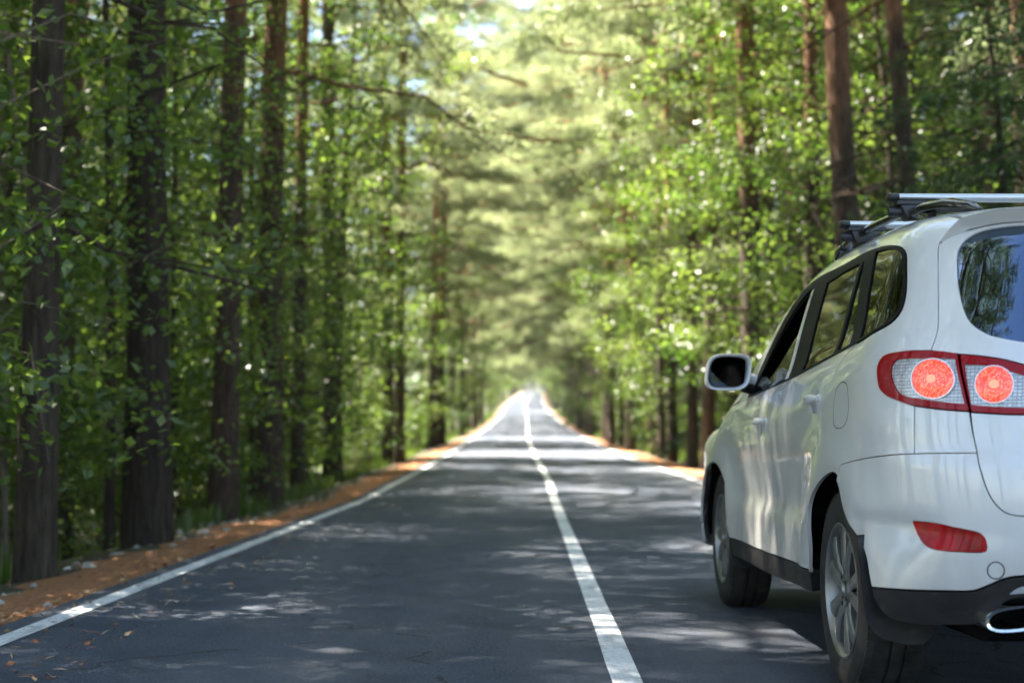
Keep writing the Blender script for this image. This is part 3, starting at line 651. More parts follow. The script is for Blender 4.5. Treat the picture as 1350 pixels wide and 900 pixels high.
    for sgn in (0, 1):
        f = (lambda m_: m_) if sgn == 0 else (lambda m_: m_.mirrored())
        mo = f(hs).build('side_mirror', M['paint'], par, 50)
        f(ar).build('mirror_arm', M['paint'], mo); f(arb).build('mirror_base', M['black'], mo); f(mg).build('mirror_glass', M['mirror'], mo)
    # --- roof rails and cross bars
    ys = np.array([-.16, .0, .3, .6, .9, 1.1, 1.22]); pt = topcast(np.c_[np.full(7, -.605), ys])
    hgt = [.0, .038, .050, .052, .050, .036, .0]
    rail = MB(); rail.tube([(p[0], p[1], p[2] + h_) for p, h_ in zip(pt, hgt)], [.018, .0165, .0165, .0165, .0165, .0165, .018], 12, sx=1.1)
    foot = MB(); fp = topcast(np.array([[-.60, .02], [-.59, -.10], [-.56, -.25], [-.53, -.38], [-.52, -.42]]))
    foot.tube([(p[0], p[1], p[2] + h_) for p, h_ in zip(fp, [.030, .036, .030, .014, .002])], [.020, .026, .026, .018, .006], 12, sx=1.7)
    ff = topcast(np.array([[-.60, 1.1], [-.595, 1.2], [-.59, 1.32]])); foot2 = MB(); foot2.tube([(p[0], p[1], p[2] + h_) for p, h_ in zip(ff, [.03, .02, .002])], [.02, .024, .008], 12, sx=1.5)
    for sgn in (0, 1):
        rr = (rail if sgn == 0 else rail.mirrored()).build('roof_rail', M['gloss_black'], par, 60)
        for f_ in (foot, foot2): (f_ if sgn == 0 else f_.mirrored()).build('rail_foot', M['gloss_black'], rr, 60)
    for yb, zb in ((.10, 1.868), (.84, 1.876)):
        bar = MB(); bar.tube([(-.655, yb, zb - .03), (.655, yb, zb - .03)], .016, 20, sx=2.1, up=(0, 0, 1))
        bo = bar.build('roof_rack_bar', M['alu'], par, 60)
        for sgn in (0, 1):
            c = MB(); c.tube([(-.692, yb, zb - .03), (-.688, yb, zb - .03), (-.655, yb, zb - .03)], [.0145, .0175, .0175], 20, sx=2.1, up=(0, 0, 1))
            (c if sgn == 0 else c.mirrored()).build('end_cap', M['rack'], bo, 60)
            ft = MB()
            ft.prism([(-.665, zb - .062), (-.50, zb - .062), (-.50, zb - .046), (-.665, zb - .046)], 1, yb - .04, yb + .04, .004)
            ft.prism([(-.650, zb - .060), (-.515, zb - .060), (-.545, zb - .085), (-.575, zb - .112), (-.628, zb - .118), (-.640, zb - .09)], 1, yb - .038, yb + .038, .008)
            ft.tube([(-.69, yb, zb - .083), (-.68, yb, zb - .083), (-.64, yb, zb - .083)], [.017, .021, .021], 14)
            (ft if sgn == 0 else ft.mirrored()).build('rack_foot', M['rack'], bo, 40)
    # --- exhaust, mud flaps
    for sgn in (0, 1):
        ex = MB(); n = 28; V = []; Fc = []
        prof = [(-.70, .098, .037), (-.905, .102, .040), (-.915, .100, .038), (-.912, .090, .030), (-.80, .088, .028), (-.72, .085, .026)]
        for (y, a, b_) in prof:
            for j in range(n):
                q_ = sq(2 * math.pi * j / n, .75); V.append((-.600 + a * q_[0], y, .382 + b_ * q_[1] + (.010 * q_[0])))
        for i in range(len(prof) - 1):
            for j in range(n): k = (j + 1) % n; Fc.append((i*n+j, i*n+k, (i+1)*n+k, (i+1)*n+j))
        ex.add(V, Fc); exo = (ex if sgn == 0 else ex.mirrored()).build('exhaust_pipe', M['chrome'], par)
        ei = MB(); ei.add([(-.6 + .088 * sq(2*math.pi*j/n, .75)[0], -.74, .382 + .028 * sq(2*math.pi*j/n, .75)[1]) for j in range(n)], [tuple(range(n))]); (ei if sgn == 0 else ei.mirrored()).build('pipe_throat', M['shell'], exo)
        fl = MB(); poly = [(-.962, .60), (-.952, .44), (-.945, .33), (-.925, .285), (-.89, .258), (-.81, .238), (-.755, .240), (-.722, .27), (-.712, .33), (-.70, .62)]
        V = [];
        for t in (0, .010):
            for (x, z) in poly: V.append((x, -.455 + .22 * max(0, z - .44) ** 1.0 + t, z))
        n2 = len(poly); Fc = [tuple(range(n2)), tuple(range(2*n2-1, n2-1, -1))] + [(i, (i+1) % n2, n2+(i+1) % n2, n2+i) for i in range(n2)]
        fl.add(V, Fc); (fl if sgn == 0 else fl.mirrored()).build('mud_flap', M['clad'], par, 30)
        f2 = MB(); poly2 = [(-.945, .56), (-.945, .40), (-.94, .30), (-.92, .262), (-.88, .25), (-.80, .25), (-.75, .27), (-.74, .56)]
        V = []
        for t in (0, .010):
            for (x, z) in poly2: V.append((x, 2.245 + .14 * max(0, z - .36) + t, z))
        n2 = len(poly2); Fc = [tuple(range(n2)), tuple(range(2*n2-1, n2-1, -1))] + [(i, (i+1) % n2, n2+(i+1) % n2, n2+i) for i in range(n2)]
        f2.add(V, Fc); (f2 if sgn == 0 else f2.mirrored()).build('mud_flap', M['clad'], par, 30)
    # license plate recess on tailgate centre
    panel('plate_recess', [(-1.18,.98,1),(-1.18,.80,1),(2*SC+1.18,.80,1),(2*SC+1.18,.98,1)], M['black'], tg, mirror=False, h=.05, off=.002, flange=0)
    # --- wheels
    tyre = MB(); W2 = .1175
    tyre.lathe([(-W2+.022,.235),(-W2+.006,.25),(-W2,.29),(-W2+.004,.325),(-W2+.016,.352),(-W2+.034,.3665),(-.03,.3705),(-.029,.362),(-.021,.362),(-.02,.3705),(.02,.3705),(.021,.362),(.029,.362),(.03,.3705),(W2-.034,.3665),(W2-.016,.352),(W2-.004,.325),(W2,.29),(W2-.01,.25),(W2-.022,.23)], 96)
    # tread blocks on the shoulder
    for k in range(64):
        a = 2 * math.pi * k / 64
        for sx, x0, x1 in ((-1, -W2 + .012, -.036), (1, .036, W2 - .012)):
            c, s = math.cos(a), math.sin(a); r1 = .3715; w_ = .0145
            pts = []
            for (x, rr) in ((x0, .355), ((x0 + x1) / 2, r1), (x1, r1 + .001)) if sx < 0 else ((x0, r1 + .001), ((x0 + x1) / 2, r1), (x1, .355)):
                for sg in (-1, 1):
                    pts.append((x, rr * c - sg * w_ * s, .0 + rr * s + sg * w_ * c))
            lowp = [(x, y * .975, z * .975) for x, y, z in pts]
            tyre.add(pts + lowp, [(0, 1, 3, 2), (2, 3, 5, 4), (0, 2, 8, 6), (2, 4, 10, 8), (1, 7, 9, 3), (3, 9, 11, 5), (0, 6, 7, 1), (4, 5, 11, 10)])
    tyre_me = tyre.mesh('tyre', M['rubber'], 30)
    rim = MB()
    # barrel and lip
    rim.lathe([(-W2+.020,.243),(-W2+.006,.246),(-W2+.004,.238),(-W2+.012,.229),(-W2+.03,.222),(-.02,.215),(W2-.03,.222),(W2-.02,.24)], 72)
    rim.lathe([(-W2+.004,.0),(-W2+.004,.026),(-W2+.010,.032),(-W2+.016,.034)], 24)
    rim.lathe([(-W2+.012,.034),(-W2+.016,.060),(-W2+.05,.066),(-W2+.06,.066)], 32)
    # five spokes each split by a slot: two legs that part towards the lip
    for k in range(5):
        a0 = 2 * math.pi * k / 5 + math.pi / 2
        for sg in (-1, 1):
            prof = [(.045, .017, .021), (.10, .025, .023), (.16, .041, .027), (.205, .060, .033), (.232, .074, .040)]
            V = []
            for r_, t_, w_ in prof:
                x = -W2 + .018 - .006 * math.sin(math.pi * (r_ - .045) / .19) + (.004 if r_ < .06 else 0)
                for e, dp in ((-1, 0.007), (-.55, 0), (.55, 0), (1, .007), (1, .035), (-1, .035)):
                    tt = sg * t_ + e * w_
                    V.append((x + dp, r_ * math.cos(a0) - tt * math.sin(a0), r_ * math.sin(a0) + tt * math.cos(a0)))
            Fc = []
            for i in range(len(prof) - 1):
                for j in range(6): kk = (j + 1) % 6; Fc.append((i*6+j, i*6+kk, (i+1)*6+kk, (i+1)*6+j))
            rim.add(V, Fc)
    rim_me = rim.mesh('rim', M['rim'], 40)
    dk = MB(); dk.lathe([(-.02, .0), (-.02, .16), (-.0, .165), (.02, .16)], 40)
    for k in range(5):
        a = 2 * math.pi * (k + .5) / 5 + math.pi/2; dk.tube([(-W2 + .012, .048 * math.cos(a), .048 * math.sin(a)), (-W2 + .03, .048 * math.cos(a), .048 * math.sin(a))], .009, 8)
    dk.box((-.03, .10, .08), (.07, .09, .14), .01)
    dk_me = dk.mesh('brake_disc', M['rimdark'], 40)
    for sx, yc, rot in ((-1, 0, 14), (-1, 2.70, 40), (1, 0, 5), (1, 2.7, 60)):
        w = empty('wheel', (sx * .805, yc, .371), 0, par)
        w.rotation_euler = (R(rot), 0, R(180) if sx > 0 else 0)
        for nm, me in (('tyre', tyre_me), ('rim', rim_me), ('brake_disc', dk_me)): obj(nm, me, w)
build_car()
# ------------------------------------------------------------------ the road and the ground
ZR = pc([-80, 0, 20, 26, 40, 80, 130, 213, 300, 450, 520, 700], [0, 0, .01, .10, .28, 1.1, 2.5, 5.7, 9.3, 15.4, 17.0, 15])
CX = pc([-80, 0, 26, 40, 80, 130, 213, 450, 700], [.375, .375, .375, .235, -.06, -.12, -.50, 2.3, 7.0])
rng = np.random.default_rng(11)
def strip(name, l0, l1, d0, d1, z0, z1, mat, nl=2, step=1.0, wob0=0, wob1=0, rough=0, far=0):
    """ribbon along the road between two lateral offsets from the lane centre"""
    ds = []; dd = d0
    while dd < d1: ds.append(dd); dd += step * (1 if dd < 60 else 2.5 if dd < 200 else 6)
    ds.append(d1); ds = np.array(ds)
    V = []; F = []
    rg = np.random.default_rng(abs(hash(name)) % 1000 if False else len(name))
    for i, q in enumerate(ds):
        a = l0 + wob0 * (rg.random() - .5); b = l1 + wob1 * (rg.random() - .5)
        if far:
            k_ = float(np.interp(q, [40, 75, 200], [0, 1, 1])) * far
            if l0 < 0: a += k_
            else: b -= k_
        for j in range(nl):
            t = j / (nl - 1); V.append((float(CX(q)) + a + (b - a) * t, q, float(ZR(q)) + z0 + (z1 - z0) * t + (rough * rg.random() if 0 < j < nl - 1 else 0)))
    for i in range(len(ds) - 1):
        for j in range(nl - 1): k = i * nl + j; F.append((k, k + 1, k + nl + 1, k + nl))
    return obj(name, mesh_np(name, V, F, mat))
def mk_asphalt():
    m, nt, b = new_mat('asphalt'); p = geo(nt)
    fine = noise(nt, p, 75, 5, .8); mid = noise(nt, p, 2.2, 5, .6); big = noise(nt, mapping(nt, p, (.9, .10, 1)), 1.4, 4)
    c = ramp(nt, [(.36, (.014, .018, .030)), (.50, (.054, .067, .094)), (.60, (.100, .112, .138)), (.70, (.26, .26, .27))], fine)
    c = mixc(nt, c, (.125, .132, .145), math_(nt, 'MULTIPLY', ramp(nt, [(.42, (0, 0, 0)), (.62, (1, 1, 1))], big), .45))
    c = mixc(nt, c, (.036, .044, .058), math_(nt, 'MULTIPLY', ramp(nt, [(.5, (0, 0, 0)), (.64, (1, 1, 1))], mid), .45))
    d = noise(nt, mapping(nt, p, (1.6, .5, 1)), .9, 6, .7)
    c = mixc(nt, c, (.20, .18, .17), math_(nt, 'MULTIPLY', math_(nt, 'MAXIMUM', math_(nt, 'SUBTRACT', d, .55), 0), 2.0))
    # hairline cracks
    wv = node(nt, 'ShaderNodeVectorMath', operation='ADD'); nz = node(nt, 'ShaderNodeTexNoise'); nz.inputs['Scale'].default_value = 1.1; nz.inputs['Detail'].default_value = 5
    nt.links.new(p, nz.inputs['Vector']); nt.links.new(p, wv.inputs[0]); nt.links.new(nz.outputs['Color'], wv.inputs[1])
    vo = node(nt, 'ShaderNodeTexVoronoi', feature='DISTANCE_TO_EDGE'); vo.inputs['Scale'].default_value = .42; nt.links.new(wv.outputs[0], vo.inputs['Vector'])
    ck = math_(nt, 'MULTIPLY', math_(nt, 'LESS_THAN', vo.outputs['Distance'], .0045), math_(nt, 'GREATER_THAN', mid, .50))
    c = mixc(nt, c, (.018, .018, .02), math_(nt, 'MULTIPLY', ck, .8))
    nt.links.new(c, b.inputs['Base Color']); b.inputs['Roughness'].default_value = .7; b.inputs['Specular IOR Level'].default_value = .2
    bump(nt, b, fine, .8, .012); return m
def mk_line():
    m, nt, b = new_mat('road_paint'); p = geo(nt)
    n = noise(nt, p, 40, 5, .7); w_ = noise(nt, mapping(nt, p, (7, 1.5, 1)), 1.3, 5, .7)
    c = ramp(nt, [(.30, (.38, .39, .40)), (.5, (.64, .65, .65)), (.8, (.72, .72, .72))], n)
    c = mixc(nt, c, (.20, .20, .21), math_(nt, 'MULTIPLY', math_(nt, 'MAXIMUM', math_(nt, 'SUBTRACT', w_, .50), 0), 4.0))
    nt.links.new(c, b.inputs['Base Color']); b.inputs['Roughness'].default_value = .6; bump(nt, b, n, .3, .004); return m
def mk_needles():
    m, nt, b = new_mat('pine_needle_litter'); p = geo(nt)
    n = noise(nt, mapping(nt, p, (1, .6, 1)), 22, 7, .85); g = noise(nt, p, 1.7, 4); f = noise(nt, p, 130, 2)
    c = ramp(nt, [(.25, (.06, .024, .010)), (.42, (.28, .108, .038)), (.55, (.50, .205, .072)), (.72, (.66, .36, .17))], n)
    c = mixc(nt, c, (.20, .12, .07), math_(nt, 'MULTIPLY', g, .4))
    c = mixc(nt, c, (.07, .04, .02), math_(nt, 'MULTIPLY', f, .35))
    nt.links.new(c, b.inputs['Base Color']); b.inputs['Roughness'].default_value = .9; bump(nt, b, n, .8, .03); return m
def mk_floor():
    m, nt, b = new_mat('forest_floor'); p = geo(nt)
    n = noise(nt, p, 7, 6, .7); g = noise(nt, p, .45, 4)
    c = ramp(nt, [(.3, (.020, .018, .010)), (.5, (.055, .040, .022)), (.7, (.10, .075, .040))], n)
    c = mixc(nt, c, (.035, .065, .016), ramp(nt, [(.45, (0, 0, 0)), (.6, (.85, .85, .85))], g))
    nt.links.new(c, b.inputs['Base Color']); b.inputs['Roughness'].default_value = .95; bump(nt, b, n, .9, .08); return m
# terrain: one sheet under everything
lat = np.array([-400, -200, -100, -60, -40, -28, -20, -14, -10, -7.5, -6, -5, -4.4, -4.0, -3.75, -3.5, -2.9, -2.5, 0, 2.5, 2.9, 3.5, 3.75, 4.0, 4.4, 5, 6, 7.5, 10, 14, 20, 28, 40, 60, 100, 200, 400.])
dsg = np.concatenate([np.arange(-80, 60, 1.6), np.arange(60, 200, 4), np.arange(200, 520, 10), np.array([520, 600, 700, 900, 1300, 2000])])
def tz(l, q):
    """terrain height at lateral offset l from the lane centre"""
    al = np.abs(l)
    left = np.interp(al, [0, 2.4, 3.5, 3.75, 4.1, 4.6, 6, 10, 20, 60, 400], [-.06, -.06, -.05, -.05, -.10, -.26, -.55, -.75, -.4, 1.0, 2.0])
    right = np.interp(al, [0, 2.4, 3.75, 4.4, 6, 10, 20, 60, 400], [-.06, -.06, -.05, -.05, -.12, -.05, .4, 1.5, 2.5])
    b = np.where(l < 0, left, right)
    nz = .10 * np.sin(l * .9 + q * .37) * np.sin(q * .51 - l * .3) + .06 * np.sin(q * 1.3 + l)
    return ZR(q) + b + nz * np.clip((al - 3.9) / 2, 0, 1)
LL, DD = np.meshgrid(lat, dsg)
TV = np.stack([LL + CX(DD), DD, tz(LL, DD)], -1).reshape(-1, 3); nl = len(lat)
TF = [(i * nl + j, i * nl + j + 1, (i + 1) * nl + j + 1, (i + 1) * nl + j) for i in range(len(dsg) - 1) for j in range(nl - 1)]
M['floor'] = mk_floor(); M['asphalt'] = mk_asphalt(); M['line'] = mk_line(); M['needles'] = mk_needles()
tag(obj('forest_floor', mesh_np('forest_floor', TV, TF, M['floor'])), kind='structure')
tag(strip('road', -2.98, 2.98, -60, 640, 0, 0, M['asphalt'], 5), kind='structure')
tag(strip('edge_line', -2.845, -2.725, -60, 640, .004, .004, M['line'], 2, wob0=.006, wob1=.006), kind='structure')
tag(strip('edge_line', 2.725, 2.845, -60, 640, .004, .004, M['line'], 2, wob0=.006, wob1=.006), kind='structure')
tag(strip('centre_line', -.058, .058, -60, 640, .004, .004, M['line'], 2, wob0=.006, wob1=.006), kind='structure')
tag(strip('road_verge', -3.86, -2.95, -60, 500, -.09, -.012, M['needles'], 6, .5, wob0=.25, wob1=.06, rough=.05, far=.45), kind='structure')
tag(strip('road_verge', 2.95, 3.95, -60, 500, -.012, -.09, M['needles'], 6, .5, wob0=.06, wob1=.3, rough=.05, far=.5), kind='structure')
def P(l, q, dz=0): return (float(CX(q)) + l, q, float(tz(np.array(l), np.array(q))) + dz)

# loose pale stones along the outer edge of the verge
def stones():
    V = []; F = []; ico = bmesh.new(); bmesh.ops.create_icosphere(ico, subdivisions=1, radius=1)
    iv = np.array([v.co[:] for v in ico.verts]); jf = np.array([[v.index for v in f.verts] for f in ico.faces]); ico.free()
    rg = np.random.default_rng(5); vs_ = []; fs_ = []; b = 0
    for _ in range(1900):
        sd = -1 if rg.random() < .7 else 1
        q = 8 + 72 * rg.random() ** 1.3; l = sd * (3.72 + .13 * rg.standard_normal()) - (.0 if sd < 0 else -.12)
        s = .012 + .040 * rg.random() ** 2.5
        if rg.random() < .10: l = sd * (3.0 + .7 * rg.random()); s *= .5
        k = iv * (s * (.7 + .6 * rg.random(3))) * (1 + .25 * rg.standard_normal((len(iv), 1)))
        k[:, 2] *= .7; c = P(l, q, 0)
        z = float(ZR(q)) - .012 - .078 * np.clip((abs(l) - 2.95) / .9, 0, 1) + s * .4
        vs_.append(k + [c[0], c[1], z]); fs_.append(jf + b); b += len(iv)
    m = simple('pale_stone', (.30, .285, .25), .85, var=.5, scale=6)
    tag(obj('gravel', mesh_np('gravel', np.concatenate(vs_), np.concatenate(fs_), m, False)), kind='stuff')
stones()

# ------------------------------------------------------------------ foliage materials
def mk_leaf(name, c0, c1, t0, t1, tr=.45, gloss=.05):
    m, nt, b = new_mat(name); nt.nodes.remove(b); out = nt.nodes['Material Output']
    at = node(nt, 'ShaderNodeAttribute', attribute_name='tint')
    oi = node(nt, 'ShaderNodeObjectInfo')
    f = math_(nt, 'ADD', math_(nt, 'MULTIPLY', at.outputs['Fac'], .75), math_(nt, 'MULTIPLY', oi.outputs['Random'], .25))
    df = node(nt, 'ShaderNodeBsdfDiffuse'); tl = node(nt, 'ShaderNodeBsdfTranslucent'); gl = node(nt, 'ShaderNodeBsdfGlossy')
    gl.inputs['Roughness'].default_value = .38
    nt.links.new(ramp(nt, [(0, c0), (1, c1)], f), df.inputs[0]); nt.links.new(ramp(nt, [(0, t0), (1, t1)], f), tl.inputs[0])
    x = node(nt, 'ShaderNodeMixShader'); x.inputs[0].default_value = tr; nt.links.new(df.outputs[0], x.inputs[1]); nt.links.new(tl.outputs[0], x.inputs[2])
    y = node(nt, 'ShaderNodeMixShader'); y.inputs[0].default_value = gloss; nt.links.new(x.outputs[0], y.inputs[1]); nt.links.new(gl.outputs[0], y.inputs[2])
    nt.links.new(y.outputs[0], out.inputs[0]); return m
M['leaf'] = mk_leaf('broad_leaf', (.028, .066, .010), (.090, .125, .026), (.07, .18, .012), (.30, .39, .06), .46)
M['leafdark'] = mk_leaf('dark_broad_leaf', (.024, .056, .010), (.062, .105, .022), (.09, .20, .015), (.30, .42, .06), .47, .05)
M['pine'] = mk_leaf('pine_needle', (.070, .095, .032), (.155, .18, .085), (.19, .25, .09), (.40, .44, .22), .5, .03)
M['spruce'] = mk_leaf('spruce_needle', (.014, .036, .014), (.035, .065, .022), (.03, .07, .015), (.07, .12, .02), .25, .03)
def mk_bark(name, low, high, z0, z1):
    m, nt, b = new_mat(name); o = oco(nt); z = sep(nt, o)[2]
    n = noise(nt, mapping(nt, o, (14, 14, 2.2)), 1.6, 6, .7); g = noise(nt, o, 1.3, 3)
    lo = ramp(nt, [(.3, [x * .35 for x in low]), (.5, low), (.75, [x * 1.9 for x in low])], n)
    hi = ramp(nt, [(.3, [x * .5 for x in high]), (.5, high), (.75, [min(1, x * 1.5) for x in high])], n)
    f = math_(nt, 'ADD', math_(nt, 'DIVIDE', math_(nt, 'SUBTRACT', z, z0), z1 - z0), math_(nt, 'SUBTRACT', g, .5))
    c = node(nt, 'ShaderNodeClamp'); nt.links.new(f, c.inputs[0])
    nt.links.new(mixc(nt, lo, hi, c.outputs[0]), b.inputs['Base Color']); b.inputs['Roughness'].default_value = .92; b.inputs['Specular IOR Level'].default_value = .15
    bump(nt, b, n, 1.0, .04); return m
M['bark_pine'] = mk_bark('pine_bark', (.058, .045, .034), (.27, .125, .062), 4.5, 11)
M['bark_red'] = mk_bark('red_pine_bark', (.065, .046, .034), (.30, .135, .065), 4.5, 12)
M['bark_dark'] = mk_bark('dark_bark', (.045, .034, .026), (.07, .052, .038), 3, 9)
M['bark_pale'] = mk_bark('pale_bark', (.17, .14, .105), (.24, .19, .14), 2, 6)

# ------------------------------------------------------------------ tree prototypes (mesh data shared by the copies)
def quads(C, L, Wd, rg, up=.5, tang=None):
    n = len(C)
    nr = rg.standard_normal((n, 3)); nr[:, 2] += up * 2; nr /= np.linalg.norm(nr, axis=1)[:, None]
    t = rg.standard_normal((n, 3)) if tang is None else tang + .45 * rg.standard_normal((n, 3))
    t -= nr * (t * nr).sum(1)[:, None]; t /= np.linalg.norm(t, axis=1)[:, None] + 1e-9
    b = np.cross(nr, t); l = (L * (.7 + .6 * rg.random(n)))[:, None]; w_ = (Wd * (.7 + .6 * rg.random(n)))[:, None]
    V = np.stack([C - t * l * .5, C + b * w_ * .5 + t * l * .08, C + t * l * .5 - nr * l * .12, C - b * w_ * .5 + t * l * .08], 1).reshape(-1, 3)
    return V, np.arange(4 * n).reshape(-1, 4)
def trunk_path(H, rg, bend=.25, n=9):
    p = np.zeros((n, 3)); p[:, 2] = np.linspace(-.35, H, n); a = rg.random() * 6.28
    k = np.linspace(0, 1, n); p[:, 0] = bend * np.cos(a) * k ** 1.6 + .06 * np.cumsum(rg.standard_normal(n)) * k; p[:, 1] = bend * np.sin(a) * k ** 1.6 + .06 * np.cumsum(rg.standard_normal(n)) * k
    return p
def at_h(p, z): return np.array([np.interp(z, p[:, 2], p[:, k]) for k in range(3)])
PROTO = {}
def finish(key, tm, C, tint, L, Wd, rg, bark, leaf, up, tang=None):
    V, F = quads(C, L, Wd, rg, up, tang)
    PROTO[key] = (tm.mesh('trunk', bark, 60), mesh_np('crown', V, F, leaf, False, np.repeat(tint, 4)))
def proto_pine(key, H, z0, rad, r0, seed, bark='bark_pine', nb=30, per=66, dead=12, lean=.3, bias=0, narrow=.75):
    rg = np.random.default_rng(seed); p = trunk_path(H, rg, lean); tm = MB()
    tm.tube(p, r0 * np.array([1.35, 1.02, .96, .9, .82, .70, .52, .30, .06]), 12)
    Cs = []; Ts = []; Tg = []
    for i in range(nb):
        f = (i + rg.random()) / nb; z = z0 + (H - z0) * f ** .9; ln = rad * (1 - narrow * f ** 1.7) * (.65 + .5 * rg.random()) + .3
        a = i * 2.4 + rg.random(); ln *= 1 + bias * math.cos(a); o = at_h(p, z); d = np.array([math.cos(a), math.sin(a), .22 + .45 * f - .25 * rg.random()])
        bp = [o + d * ln * t + np.array([0, 0, -.18 * ln * t * t]) + .08 * ln * t * rg.standard_normal(3) for t in (0, .3, .6, .85, 1)]
        tm.tube(bp, np.array([.030, .023, .016, .009, .004]) * (ln / 2.5 + .3), 5, False)
        for t in np.linspace(.38, 1.05, max(3, int(ln * 2.2))):
            k = min(3, int(t * 4)); c = o + d * ln * t + np.array([0, 0, -.18 * ln * t * t])
            for _ in range(2):
                cc = c + rg.standard_normal(3) * [.30, .30, .16]; n = int(per * (.6 + .8 * rg.random()))
                Cs.append(cc + rg.standard_normal((n, 3)) * [.18, .18, .09]); Ts.append(np.clip(rg.random() + .12 * rg.standard_normal(n), 0, 1)); Tg.append(np.tile(d + [0, 0, .3], (n, 1)))
    for i in range(dead):
        z = z0 * (.25 + .75 * rg.random()); a = rg.random() * 6.28; o = at_h(p, z); ln = .5 + 1.9 * rg.random()
        d = np.array([math.cos(a), math.sin(a), .15 * rg.standard_normal() - .1])
        q = [o, o + d * ln * .4 + .08 * rg.standard_normal(3), o + d * ln * .7 + .12 * rg.standard_normal(3), o + d * ln + .2 * rg.standard_normal(3)]
        tm.tube(q, [.028, .02, .014, .005], 5, False)
        for _ in range(2): e = q[2] + rg.standard_normal(3) * .35; tm.tube([q[1], (q[1] + e) / 2, e], [.01, .008, .003], 4, False)
    finish(key, tm, np.concatenate(Cs), np.concatenate(Ts), .17, .034, rg, M[bark], M['pine'], .25, np.concatenate(Tg))
def proto_leafy(key, H, z0, rad, r0, seed, leaf='leaf', bark='bark_dark', nb=30, per=34, L=.095, lean=.5, fill=1.0, clump=.21, bias=0):
    rg = np.random.default_rng(seed); p = trunk_path(H * .95, rg, lean); tm = MB()
    tm.tube(p, r0 * np.array([1.3, 1.0, .93, .85, .74, .6, .42, .25, .08]), 9)
    Cs = []; Ts = []
    for i in range(nb):
        f = (i + rg.random()) / nb; z = z0 + (H * .93 - z0) * f; ln = rad * (math.sin(math.pi * (.22 + .72 * f)) ** .8) * (.55 + .6 * rg.random()) + .2
        a = i * 2.4 + rg.random(); ln *= 1 + bias * math.cos(a); o = at_h(p, z); d = np.array([math.cos(a), math.sin(a), .45 + .5 * rg.random()]); d[:2] *= 1
        end = o + d * ln * .9; mid = o + d * ln * .45 + .1 * ln * rg.standard_normal(3); end[2] -= .25 * ln
        tm.tube([o, mid, end], np.array([.5, .32, .1]) * min(r0, .1) * (.25 + .25 * ln / rad), 5, False)
        for _ in range(max(3, int(ln * 3.4 * fill))):
            t = .25 + .8 * rg.random(); c = o + (end - o) * t + rg.standard_normal(3) * [.34, .34, .24] * (rad / 2) ** .5
            if rg.random() < .3: tm.tube([o + (end - o) * min(t, .9), c], [.008, .003], 4, False)
            n = int(per * (.5 + rg.random())); Cs.append(c + rg.standard_normal((n, 3)) * [clump, clump, clump * .5]); Ts.append(np.clip(rg.random() + .15 * rg.standard_normal(n), 0, 1))
    finish(key, tm, np.concatenate(Cs), np.concatenate(Ts), L, L * .72, rg, M[bark], M[leaf], .75)
def proto_spruce(key, H, rad, r0, seed, z0=.8, per=60):
    rg = np.random.default_rng(seed); p = trunk_path(H, rg, .1); tm = MB(); tm.tube(p, r0 * np.linspace(1.2, .05, 9), 10)
    Cs = []; Ts = []; Tg = []; nb = int((H - z0) * 6.5)
    for i in range(nb):
        f = (i + rg.random()) / nb; z = z0 + (H - z0) * f; ln = rad * (1 - f) ** .85 * (.75 + .4 * rg.random()) + .15; a = i * 2.4 + rg.random(); o = at_h(p, z)
        d = np.array([math.cos(a), math.sin(a), -.12 - .25 * (1 - f)]); tm.tube([o, o + d * ln * .6, o + d * ln + [0, 0, .1 * ln]], [.02, .013, .004], 4, False)
        for t in np.linspace(.2, 1, max(2, int(ln * 4))):
            n = int(per * (.5 + .6 * rg.random())); Cs.append(o + d * ln * t + rg.standard_normal((n, 3)) * [.16, .16, .06] - np.c_[np.zeros((n, 2)), rg.random(n) * .16]); Ts.append(np.clip(rg.random() + .1 * rg.standard_normal(n), 0, 1)); Tg.append(np.tile(d, (n, 1)))
    finish(key, tm, np.concatenate(Cs), np.concatenate(Ts), .12, .030, rg, M['bark_dark'], M['spruce'], .4, np.concatenate(Tg))
proto_pine('pinethin', 22, 10, 3.0, .115, 31); proto_leafy('darkbig1', 16, 6.2, 2.8, .205, 32, 'leafdark', nb=30, per=40); proto_leafy('darkbig2', 16, 5.2, 2.7, .18, 33, 'leafdark', nb=30, per=40); proto_pine('avpine4', 25, 9, 5.2, .16, 60, nb=44, per=70, lean=.5, bias=.6, narrow=.5)
for i in (1, 2, 3): proto_pine('avpine%d' % i, 22 + i, 5.0 + i * .6, 4.2, .15, 40 + i, ['bark_pine', 'bark_red', 'bark_red'][i - 1], nb=44, per=70, lean=.4, bias=.75)
for i in (1, 2): proto_leafy('avleafy%d' % i, 9 + 2 * i, 1.2, 2.7, .075, 50 + i, nb=40, per=44, L=.085, bias=.6)
proto_leafy('edgeleafy', 9, 1.0, 2.1, .05, 55, 'leafdark', nb=36, per=30, L=.078, bias=.5)
proto_pine('pine1', 23, 9.5, 3.5, .17, 1); proto_pine('pine2', 25, 11, 3.2, .19, 2, lean=.6); proto_pine('pine3', 21, 7.5, 3.8, .15, 3, nb=40)
proto_pine('redpine1', 22, 8.5, 3.6, .15, 4, 'bark_red'); proto_pine('redpine2', 24, 6.5, 4.0, .17, 5, 'bark_red', nb=42, lean=.7)
proto_leafy('leafy1', 12, 2.0, 2.5, .085, 6); proto_leafy('leafy2', 10, 1.2, 2.3, .07, 7, nb=28); proto_leafy('leafy3', 15, 3.5, 2.9, .12, 8, nb=36)
proto_leafy('darkleafy1', 11, 1.6, 2.5, .09, 9, 'leafdark'); proto_leafy('darkleafy2', 14, 2.6, 2.8, .12, 10, 'leafdark', nb=34)
